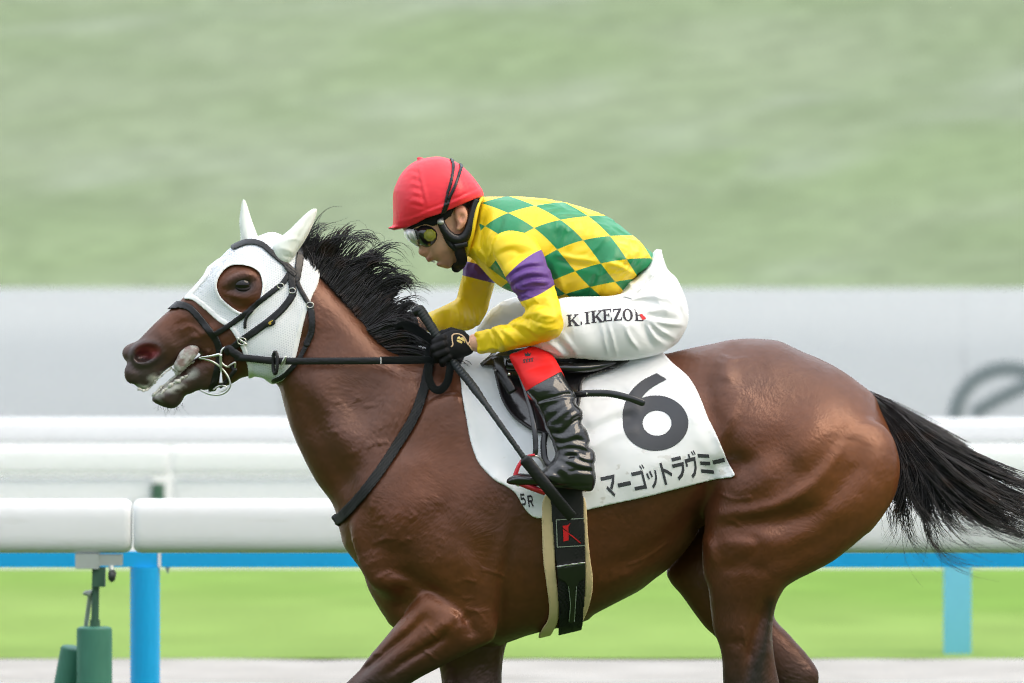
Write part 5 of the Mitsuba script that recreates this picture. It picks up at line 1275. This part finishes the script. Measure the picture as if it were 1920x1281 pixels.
# helmet in its silk cover
hv = Vol([-0.38, -0.16, 1.90], [-0.06, 0.16, 2.16], 0.0034)
dome = [(741, 440), (737, 400), (737, 364), (742, 346), (752, 326), (767, 310), (783, 300.5), (800, 296), (821, 293.5), (842, 298), (862, 308), (881, 325), (896, 343.5), (904.5, 357), (907, 372), (900, 395), (870, 420), (830, 440), (780, 452)]
hv.inflate(dome, [(820, 360, .118), (760, 390, .095), (880, 360, .10)], 0.0, 0.01, sm=5)
X2, Z2 = np.meshgrid(hv.ax[0], hv.ax[2], indexing='ij')
keep = [(730, 434), (744, 429.5), (765, 426), (782, 419), (799, 409.5), (825, 401.5), (842, 394), (870, 382), (894, 372), (925, 362), (925, 250), (700, 250), (715, 434)]
hv.f = np.maximum(hv.f, sd2(P2(keep, -.05), X2, Z2)[:, None, :]).astype(np.float32)
hv.inflate([(726.5, 428.5), (735, 424), (746, 420), (770, 408), (800, 400), (802, 408), (782, 420), (765, 426.5), (744, 430.5), (732, 430)], .075, 0.0, 0.006, sm=4)
hv.ell(P(788, 298, 0), (0.011, 0.011, 0.0055), 0.003, rot=-10)
hv.norm()
hv.strokes([([(743, 412), (772, 405), (800, 394), (860, 370), (903, 349)], 1.7, -.0022), ([(742, 416), (772, 409), (800, 398), (860, 375), (904, 354)], 3.5, .0022), ([(786, 302), (790, 330), (797, 365), (803, 388)], 2.2, .0022), ([(782, 302), (784, 330), (791, 365), (797, 390)], 1.8, -.0016),
            ([(866, 315), (870, 340), (880, 362)], 1.6, -.0013)] + [([(764 + (i * 7) % 9, 322 + 8 * i), (776, 321 + 8 * i), (788 + i * 1.2, 326 + 8 * i)], 1.5, (.0016 if i % 2 else -.0012)) for i in range(9)], -0.1, 0, 0)
obj('helmet', hv.mesh(3), 'helmet_red', JK)
labels['jockey__helmet'] = {'label': 'red helmet cover with two black goggle straps'}
hl, hh_ = [-0.30, -0.16, 1.90], [-0.08, 0.16, 2.16]
for q in ([(843, 290), (848, 301), (850, 314), (846, 340), (840, 361), (835, 384), (829, 404)], [(862, 300), (865, 311), (862, 323), (855, 345), (845, 367), (838, 388), (830, 406)]):
    objs('goggle_strap', shell(hv, band_region(q, 6.0, -.1), 0.0003, 0.0042, hl, hh_, 0.0026, smooth=2), 'black_leather', JK)
objs('lining', shell(hv, poly_region([(760, 424), (800, 406), (842, 391), (894, 369), (893, 378), (870, 388), (842, 400), (812, 414), (785, 424), (765, 431)], -.07, 0), -0.016, -0.004, [-0.34, -0.14, 1.9], [-0.08, 0.14, 2.04], 0.0034), 'glove_black', JK)
objs('brow_pad', shell(jb, poly_region([(760, 430), (780, 418), (800, 409), (826, 399), (846, 392), (847, 402), (836, 412), (826, 418), (812, 424), (798, 420), (780, 426), (766, 434)], -.07, 0), -0.002, 0.0065, [-0.34, -0.14, 1.9], [-0.16, 0.14, 2.04], 0.003), 'glove_black', JK)
# goggles
gv = Vol([-0.34, -0.11, 1.84], [-0.19, 0.11, 1.98], 0.0028)
gv.inflate([(763, 426), (775, 420), (795, 414), (815, 417), (827, 427), (831, 440), (829, 453), (820, 463), (806, 468), (793, 464), (784, 458), (774, 447), (765, 438)], [(810, 440, .083), (775, 435, .062)], 0.0, 0.004, sm=5)
gv.strokes([([(784, 424), (781, 440), (790, 458)], 2.5, -.004)], -0.07, 0, 0)
obj('goggles', gv.mesh(3), 'patent_black', JK)
mat('lens_clear', pr((0.62, 0.64, 0.66), 0.05, specular=0.8, clearcoat=1.0))
gv = Vol([-0.35, -0.10, 1.85], [-0.22, 0.10, 1.97], 0.0026)
gv.inflate([(756.5, 432), (762, 427), (775, 424), (785, 424), (787, 440), (786, 455), (783, 464), (774, 458), (766, 452), (760, 445)], [(775, 440, .066), (760, 436, .05)], 0.0, 0.004, sm=5)
gv.strokes([([(768, 432), (772, 445), (780, 460)], 2, -.003), ([(762, 436), (766, 444), (772, 452)], 2, .002)], -0.06, 0, 0)
obj('goggle_lens', gv.mesh(3), 'lens_clear', JK)
mat('valve_yellow', pr((0.15, 0.155, 0.012), 0.3, specular=0.5))
vc0 = P(806, 441.5, -0.0905)
th = np.linspace(0, 2 * math.pi, 7)
obj('goggle_valve', tube([vc0 + [0, .012, 0], vc0, vc0 - [0, .003, 0], vc0 - [0, .003, 0]], [0.019, 0.019, 0.0165, 0.012], 8), 'valve_yellow', JK, 20)
obj('goggle_valve_cap', tube([vc0, vc0 - [0, .006, 0], vc0 - [0, .0068, 0]], [0.0105, 0.0105, 0.008], 24), 'valve_yellow', JK, 30)
obj('strap_buckle', tube(P([822, 826, 831], [416, 416.5, 417], [-.088, -.092, -.090]), [0.007, 0.0085, 0.007], 10), 'zinc_mat', JK)
# ear-guard harness and chin cup
obj('ear_guard', tube(curve3([(826, 408, -.082), (829, 422, -.083), (837, 436, -.083), (848, 446, -.082), (860, 449, -.080), (872, 443, -.080), (880, 428, -.080), (885, 408, -.078), (888, 388, -.074), (892, 374, -.07)], 8), np.r_[np.linspace(0.010, 0.0155, 30), np.linspace(0.0155, 0.0125, 43)], 14, True, ((0, -1, 0), 0.75)), 'black_leather', JK)
obj('chin_strap', ribbon(curve3([(853, 446, -.080), (858, 458, -.076), (863, 475, -.068), (866, 488, -.055), (862, 497, -.03), (856, 501, 0), (862, 497, .03)], 10), 0.033, 0.014, (0.25, -1, -.1)), 'glove_black', JK)
obj('chin_buckle', ribbon(curve3([(853, 462, -.084), (866, 459, -.082), (876, 457, -.078)], 6), 0.017, 0.008), 'black_leather', JK)
obj('jaw_strap', ribbon(curve3([(835, 433, -.078), (842, 450, -.075), (852, 462, -.077), (860, 468, -.075)], 6), 0.024, 0.009), 'black_leather', JK)
obj('collar', tube(curve3([(905, 371, -.055), (897, 384, -.074), (891, 410, -.084), (885, 440, -.080), (878, 462, -.062), (875, 474, -.03), (875, 477, 0)], 8), np.linspace(0.005, 0.008, 49), 10), mat('silk_yellow', pr(YELLOW, 0.45, sheen=0.4)), JK)


# gloves: palms, four curled fingers and a thumb each
def fist(s, m, bounds, palm, yc, knuckles, pips, dips, tips, thumb, r=0.0105):
    g = Vol(*bounds, 0.0026)
    g.inflate(palm, .0265, yc, 0.006, sm=5)
    for k, p, d, t, rr in zip(knuckles, pips, dips, tips, (r, r * 1.05, r, r * 0.9)):
        g.chain(np.c_[P([k[0], p[0], d[0], t[0]], [k[1], p[1], d[1], t[1]], np.array([k[2], p[2], d[2], t[2]])), [rr * 1.15, rr * 1.05, rr, rr * 0.85]], 0.0035)
    g.chain(np.c_[P([q[0] for q in thumb], [q[1] for q in thumb], np.array([q[2] for q in thumb])), [0.014, 0.012, 0.0105, 0.009][:len(thumb)]], 0.005)
    return g


g1 = fist(-1, 'glove_black', ([-0.26, -0.23, 1.52], [-0.09, -0.06, 1.65]), [(816, 644), (824, 631), (841, 621), (862, 620), (878, 627), (886, 640), (888, 655), (884, 664), (866, 671), (849, 675), (834, 672), (822, 662)], -.155,
          [(830, 634, -.172), (831, 646, -.176), (836, 658, -.174), (842, 669, -.168)], [(816, 641, -.168), (814, 653, -.174), (819, 665, -.172), (830, 677, -.164)], [(814, 652, -.146), (812, 663, -.150), (818, 674, -.150), (830, 682, -.146)], [(824, 654, -.132), (822, 664, -.134), (828, 673, -.134), (838, 680, -.134)],
          [(866, 628, -.135), (846, 622, -.128), (830, 626, -.126), (818, 636, -.132)])
g1.strokes([([(852, 640), (842, 650), (838, 660)], 3, -.002), ([(880, 630), (872, 645), (878, 662)], 4, -.0025)], -.17, -1, 0)
obj('glove', g1.mesh(3), 'glove_black', JK)
mat('piping_beige', pr((0.68, 0.47, 0.30), 0.5))
gm = trimesh.Trimesh(*[meshkit.WRITTEN[scene['jockey__glove']['filename']][i] for i in (0, 1)], process=False)
for q in ([(845.5, 650.5), (849, 647), (847.4, 634), (849, 628), (858.6, 626), (870, 632), (875.5, 643), (881, 650), (886, 657)], [(880, 627), (882, 634), (880, 642), (876, 647)]):
    sp = spline(q, 6, False); w = cast(gm, sp[:, 0], sp[:, 1]); w = w[~np.isnan(w[:, 0])]
    w = ndimage.gaussian_filter1d(w, 1.2, axis=0, mode='nearest')
    obj('glove_piping', tube(w - [0, .001, 0], 0.0021, 8), 'piping_beige', JK)
mat('gold_thread', pr((0.66, 0.50, 0.16), 0.45))
obj('glove_emblem', decal([Polygon([(857, 633), (861, 630.5), (864, 634), (868, 631.5), (872, 638), (872, 643), (867, 640), (866, 645), (861, 642.5), (856.5, 640)]).difference(LineString([(858, 636), (864, 638), (870, 641)]).buffer(0.8))], gm, 0.0012, 3), 'gold_thread', JK)
g2 = fist(1, 'glove_black', ([-0.35, -0.02, 1.55], [-0.22, 0.14, 1.69]), [(752, 610), (760, 598), (776, 594), (789, 600), (794, 612), (786, 622), (768, 626), (756, 622)], .06,
          [(766, 600, .045), (762, 607, .04), (763, 614, .04), (768, 621, .044)], [(753, 603, .05), (749, 611, .046), (751, 618, .046), (758, 626, .05)], [(752, 611, .075), (749, 618, .074), (753, 624, .074), (762, 630, .074)], [(760, 613, .088), (758, 619, .088), (762, 624, .086), (768, 628, .084)],
          [(782, 598, .085), (768, 592, .09), (756, 594, .085)])
obj('glove', g2.mesh(3), 'glove_black', JK)

# the whip in the nearer hand
wp = curve3([(786, 581, -.118), (790, 585, -.12), (822, 634, -.142), (851, 680, -.160), (880, 716, -.262), (905, 750, -.345), (945, 806, -.400), (985, 862, -.415)], 10)
wr = np.interp(np.arange(len(wp)), [0, 3, 10, 20, 30, 45, 52, 70], [0.008, 0.0145, 0.0155, 0.0125, 0.0120, 0.0125, 0.0085, 0.0075])
wr = wr + 0.0006 * np.sin(np.arange(len(wp)) * 2.4)
mat('whip_tape', {'type': 'bumpmap', 'scale': 0.0012, 'w': mikit.proc(lambda p, n, uv: dr.sin(p.x * 420 - p.z * 520)), 'b1': pr((0.016, 0.02, 0.021), 0.5)})
obj('shaft', tube(wp, wr, 12), 'whip_tape', 'riding_whip')
obj('handle_cap', tube([wp[0] - 0.02 * (wp[3] - wp[0]) / np.linalg.norm(wp[3] - wp[0]), wp[0], wp[2]], [0.011, 0.0150, 0.0150], 14), 'black_leather', 'riding_whip')
obj('keeper', ribbon(curve3([(982, 858, -.417), (990, 868, -.418), (1030, 918, -.412), (1066, 962, -.385), (1073, 970, -.378)], 10), np.r_[np.linspace(0.022, 0.036, 8), np.linspace(0.036, 0.031, 33)], 0.010), 'black_leather', 'riding_whip')
tag('riding_whip', 'black padded riding whip in the jockey\'s nearer hand, pointing down', 'whip')

# ------------------------------------------------------------------ mane and tail: single strands
def strands(guides, n, y_of, rad, seed, spread=9.0, clump=40, reach=(0.55, 1.15), wav=4.0, yspread=0.02, power=1.0, m=12, tight=0.62):
    """Strands between neighbouring guide paths (photo pixels, in the horse's plane): clumped, of uneven length, each a thin 3-sided tube."""
    rng = np.random.default_rng(seed)
    G = np.array([spline(g, 14, False)[np.linspace(0, (len(g) - 1) * 14, 40).astype(int)] for g in guides])
    cl_u, cl_d = rng.uniform(0, 1, clump), rng.normal(0, 1, (clump, 4))
    cl_L, cl_f, cl_p, cl_a = rng.uniform(reach[0], reach[1], clump), rng.uniform(3.0, 7.5, clump), rng.uniform(0, 6.28, clump), rng.uniform(0.35, 1.25, clump)
    V, F, base = [], [], 0
    for _ in range(n):
        u = rng.uniform(0, 1)**power
        c = int(np.argmin(np.abs(cl_u - u + rng.normal(0, 0.02))))
        uu = np.clip(u, 0, 1) * (len(G) - 1); i = min(int(uu), len(G) - 2); t = uu - i
        path = G[i] * (1 - t) + G[i + 1] * t
        uc = cl_u[c] * (len(G) - 1); ic = min(int(uc), len(G) - 2); tc = uc - ic
        pc = G[ic] * (1 - tc) + G[ic + 1] * tc
        s = np.linspace(0, 1, 40)
        w = (s**1.3 * tight)[:, None]
        path = path * (1 - w) + pc * w
        L = cl_L[c] * rng.uniform(0.72, 1.06) if rng.uniform() < 0.93 else reach[1] * rng.uniform(0.9, 1.15)
        ss = np.linspace(0, min(L, 1.0), m)
        q = np.stack([np.interp(ss, s, path[:, k]) for k in (0, 1)], 1)
        if L > 1:
            q = q[0] + (q - q[0]) * (1 + (L - 1) * ss[:, None])
        a = cl_d[c]
        ph, fr = rng.uniform(0, 6.28), rng.uniform(2, 7)
        tn = np.gradient(q, axis=0); tn /= np.linalg.norm(tn, axis=1, keepdims=True) + 1e-9
        curl = (np.sin(cl_f[c] * ss + cl_p[c] + rng.normal(0, 0.35)) - math.sin(cl_p[c])) * ss**0.8 * wav * 1.9 * cl_a[c]
        q = q + curl[:, None] * np.stack([-tn[:, 1], tn[:, 0]], 1)
        off = (ss**1.4)[:, None] * (rng.normal(0, spread * 0.45, 2) + 1.0 * spread * a[:2]) + (ss[:, None] * 0.4 * wav * np.stack([np.sin(fr * ss + ph), np.cos(fr * ss * 1.1 + ph * 1.7)], 1)) * rng.uniform(0.2, 1)
        q = q + off + rng.normal(0, 2.0, 2)
        y = y_of(u, ss) + rng.normal(0, 0.007) + yspread * ss * (a[2] + 0.6 * rng.normal())
        p = P(q[:, 0], q[:, 1], y)
        r = rad * rng.uniform(0.6, 1.25) * np.clip(1.15 - ss**2.2, 0.12, 1)
        tg = frames(p)
        aa = np.cross(tg, [0, 1.0, 0.05]); aa /= np.linalg.norm(aa, axis=1, keepdims=True) + 1e-9
        bb = np.cross(tg, aa)
        th = np.arange(3) * 2.0944
        ring_ = p[:, None] + r[:, None, None] * (np.cos(th)[None, :, None] * aa[:, None] + np.sin(th)[None, :, None] * bb[:, None])
        V.append(ring_.reshape(-1, 3))
        F.append(TRI + base); base += m * 3
    return trimesh.Trimesh(np.vstack(V), np.vstack(F), process=False)


def tri_index(m):
    f = []
    for i in range(m - 1):
        for j in range(3):
            a, b = i * 3 + j, i * 3 + (j + 1) % 3
            f += [[a, b, b + 3], [a, b + 3, a + 3]]
    return np.array(f)


TRI = tri_index(12)
mat('hair_black', pr(mikit.proc(lambda p, n, uv: mix(mix((0.007, 0.0065, 0.007), (0.032, 0.030, 0.033), noise(p.x * 45, p.y * 90, p.z * 45)), (0.040, 0.020, 0.013), smoothstep(0.6, 0.9, noise(p.x * 22 + 9, p.y * 60, p.z * 22)) * 0.7)), 0.38, specular=0.5))
mane_g = [[(578, 494), (566, 478), (570, 450), (592, 425), (618, 412)],
          [(585, 500), (584, 470), (598, 440), (624, 420), (655, 415)],
          [(592, 506), (606, 470), (630, 440), (662, 428), (690, 452)],
          [(606, 519), (634, 480), (662, 450), (684, 446), (704, 480)],
          [(622, 536), (656, 496), (690, 470), (720, 462), (748, 478)],
          [(642, 558), (684, 514), (722, 484), (752, 474), (772, 492)],
          [(660, 578), (706, 532), (744, 508), (776, 508), (800, 530)],
          [(676, 596), (722, 552), (756, 536), (788, 540), (814, 560)],
          [(690, 612), (730, 574), (756, 560), (774, 562), (790, 585)],
          [(704, 628), (738, 596), (758, 584), (772, 592), (780, 618)],
          [(720, 644), (748, 622), (764, 616), (776, 628), (784, 646)],
          [(738, 655), (760, 642), (778, 640), (796, 650), (812, 668)],
          [(756, 664), (780, 656), (802, 656), (822, 662), (836, 676)]]
yc = lambda u, s: -0.012 + 0.02 * s
obj('mane', strands(mane_g, 1500, yc, 0.00125, 5, 9.0, 36, (0.42, 0.92), 10.0, 0.026, tight=0.9), 'hair_black', 'horse', True)
# dense undercoat of the mane, lying close to the crest
under = [[(g[0][0] - 1, g[0][1] + 2), g[1], tuple((np.array(g[1]) * 0.45 + np.array(g[2]) * 0.55).tolist())] for g in mane_g]
obj('mane', strands(under, 1900, lambda u, s: -0.030 + 0.035 * s, 0.0020, 6, 6.0, 60, (0.30, 0.78), 5.0, 0.014), 'hair_black', 'horse', True)
low_g = [[(690, 618), (730, 604), (760, 606), (778, 622)], [(704, 634), (745, 622), (770, 626), (800, 640)], [(722, 655), (755, 650), (790, 652), (830, 668)], [(735, 664), (770, 668), (810, 672), (850, 682)], [(850, 672), (868, 676), (890, 684), (905, 690)]]
obj('mane', strands(low_g, 1500, lambda u, s: -0.045 - 0.03 * s, 0.0018, 8, 6.0, 40, (0.6, 1.1), 4.0, 0.012), 'hair_black', 'horse', True)
labels['horse__mane'] = {'label': 'black mane blown back by the wind'}
tail_g = [[(1636, 742), (1668, 752), (1710, 778), (1775, 822), (1850, 874), (1935, 915), (2030, 955)],
          [(1640, 746), (1680, 768), (1735, 812), (1800, 862), (1870, 905), (1945, 940), (2040, 985)],
          [(1642, 750), (1684, 782), (1735, 838), (1790, 895), (1855, 945), (1930, 985), (2020, 1020)],
          [(1644, 756), (1684, 794), (1730, 846), (1784, 894), (1846, 936), (1916, 968), (1996, 992)],
          [(1647, 762), (1682, 806), (1714, 864), (1752, 916), (1800, 958), (1860, 992), (1935, 1008)]]
ty = lambda u, s: 0.0 - 0.03 * s * (u - 0.5)
obj('tail', strands(tail_g, 3300, ty, 0.0013, 15, 9.0, 46, (0.45, 1.0), 11.0, 0.045, tight=0.84), 'hair_black', 'horse', True)
wisp_g = [[(1648, 764), (1676, 812), (1690, 868), (1688, 910), (1672, 950), (1650, 990)],
          [(1650, 768), (1684, 822), (1704, 880), (1702, 930), (1690, 975), (1690, 1010)],
          [(1652, 772), (1692, 830), (1716, 890), (1724, 945), (1738, 990), (1760, 1020)],
          [(1656, 776), (1700, 835), (1735, 895), (1752, 950), (1776, 992), (1830, 1010)],
          [(1662, 780), (1712, 840), (1752, 900), (1790, 950), (1840, 988), (1900, 1008)]]
obj('tail', strands(wisp_g, 1100, ty, 0.0012, 16, 13.0, 40, (0.62, 1.06), 15.0, 0.03, tight=0.82), 'hair_black', 'horse', True)
obj('tail', strands([[g[0], g[1], g[2], g[3]] for g in wisp_g], 1300, ty, 0.0015, 18, 8.0, 34, (0.35, 0.95), 7.0, 0.025), 'hair_black', 'horse', True)
obj('dock', tube(curve3([(1605, 742, 0), (1645, 756, 0), (1676, 772, 0), (1705, 800, 0), (1740, 835, 0)], 8), np.linspace(0.030, 0.008, 33), 14), 'hair_black', 'horse', True)
labels['horse__tail'] = {'label': 'black tail streaming out behind'}
# whiskers under the lower lip
wm = []
rng = np.random.default_rng(3)
for i in range(22):
    x, y = rng.uniform(296, 345), 760 + rng.uniform(-6, 3)
    dx, L = rng.normal(0, 6), rng.uniform(8, 22)
    wm.append(tube(curve3([(x, y, -.012), (x + dx * .5, y + L * .5, -.02), (x + dx * 1.3, y + L, -.03)], 3), np.linspace(0.0006, 0.0002, 7), 3, False))
obj('whiskers', trimesh.util.concatenate(wm), 'hair_dark', 'horse', True)
labels['horse__whiskers'] = {'kind': 'stuff'}
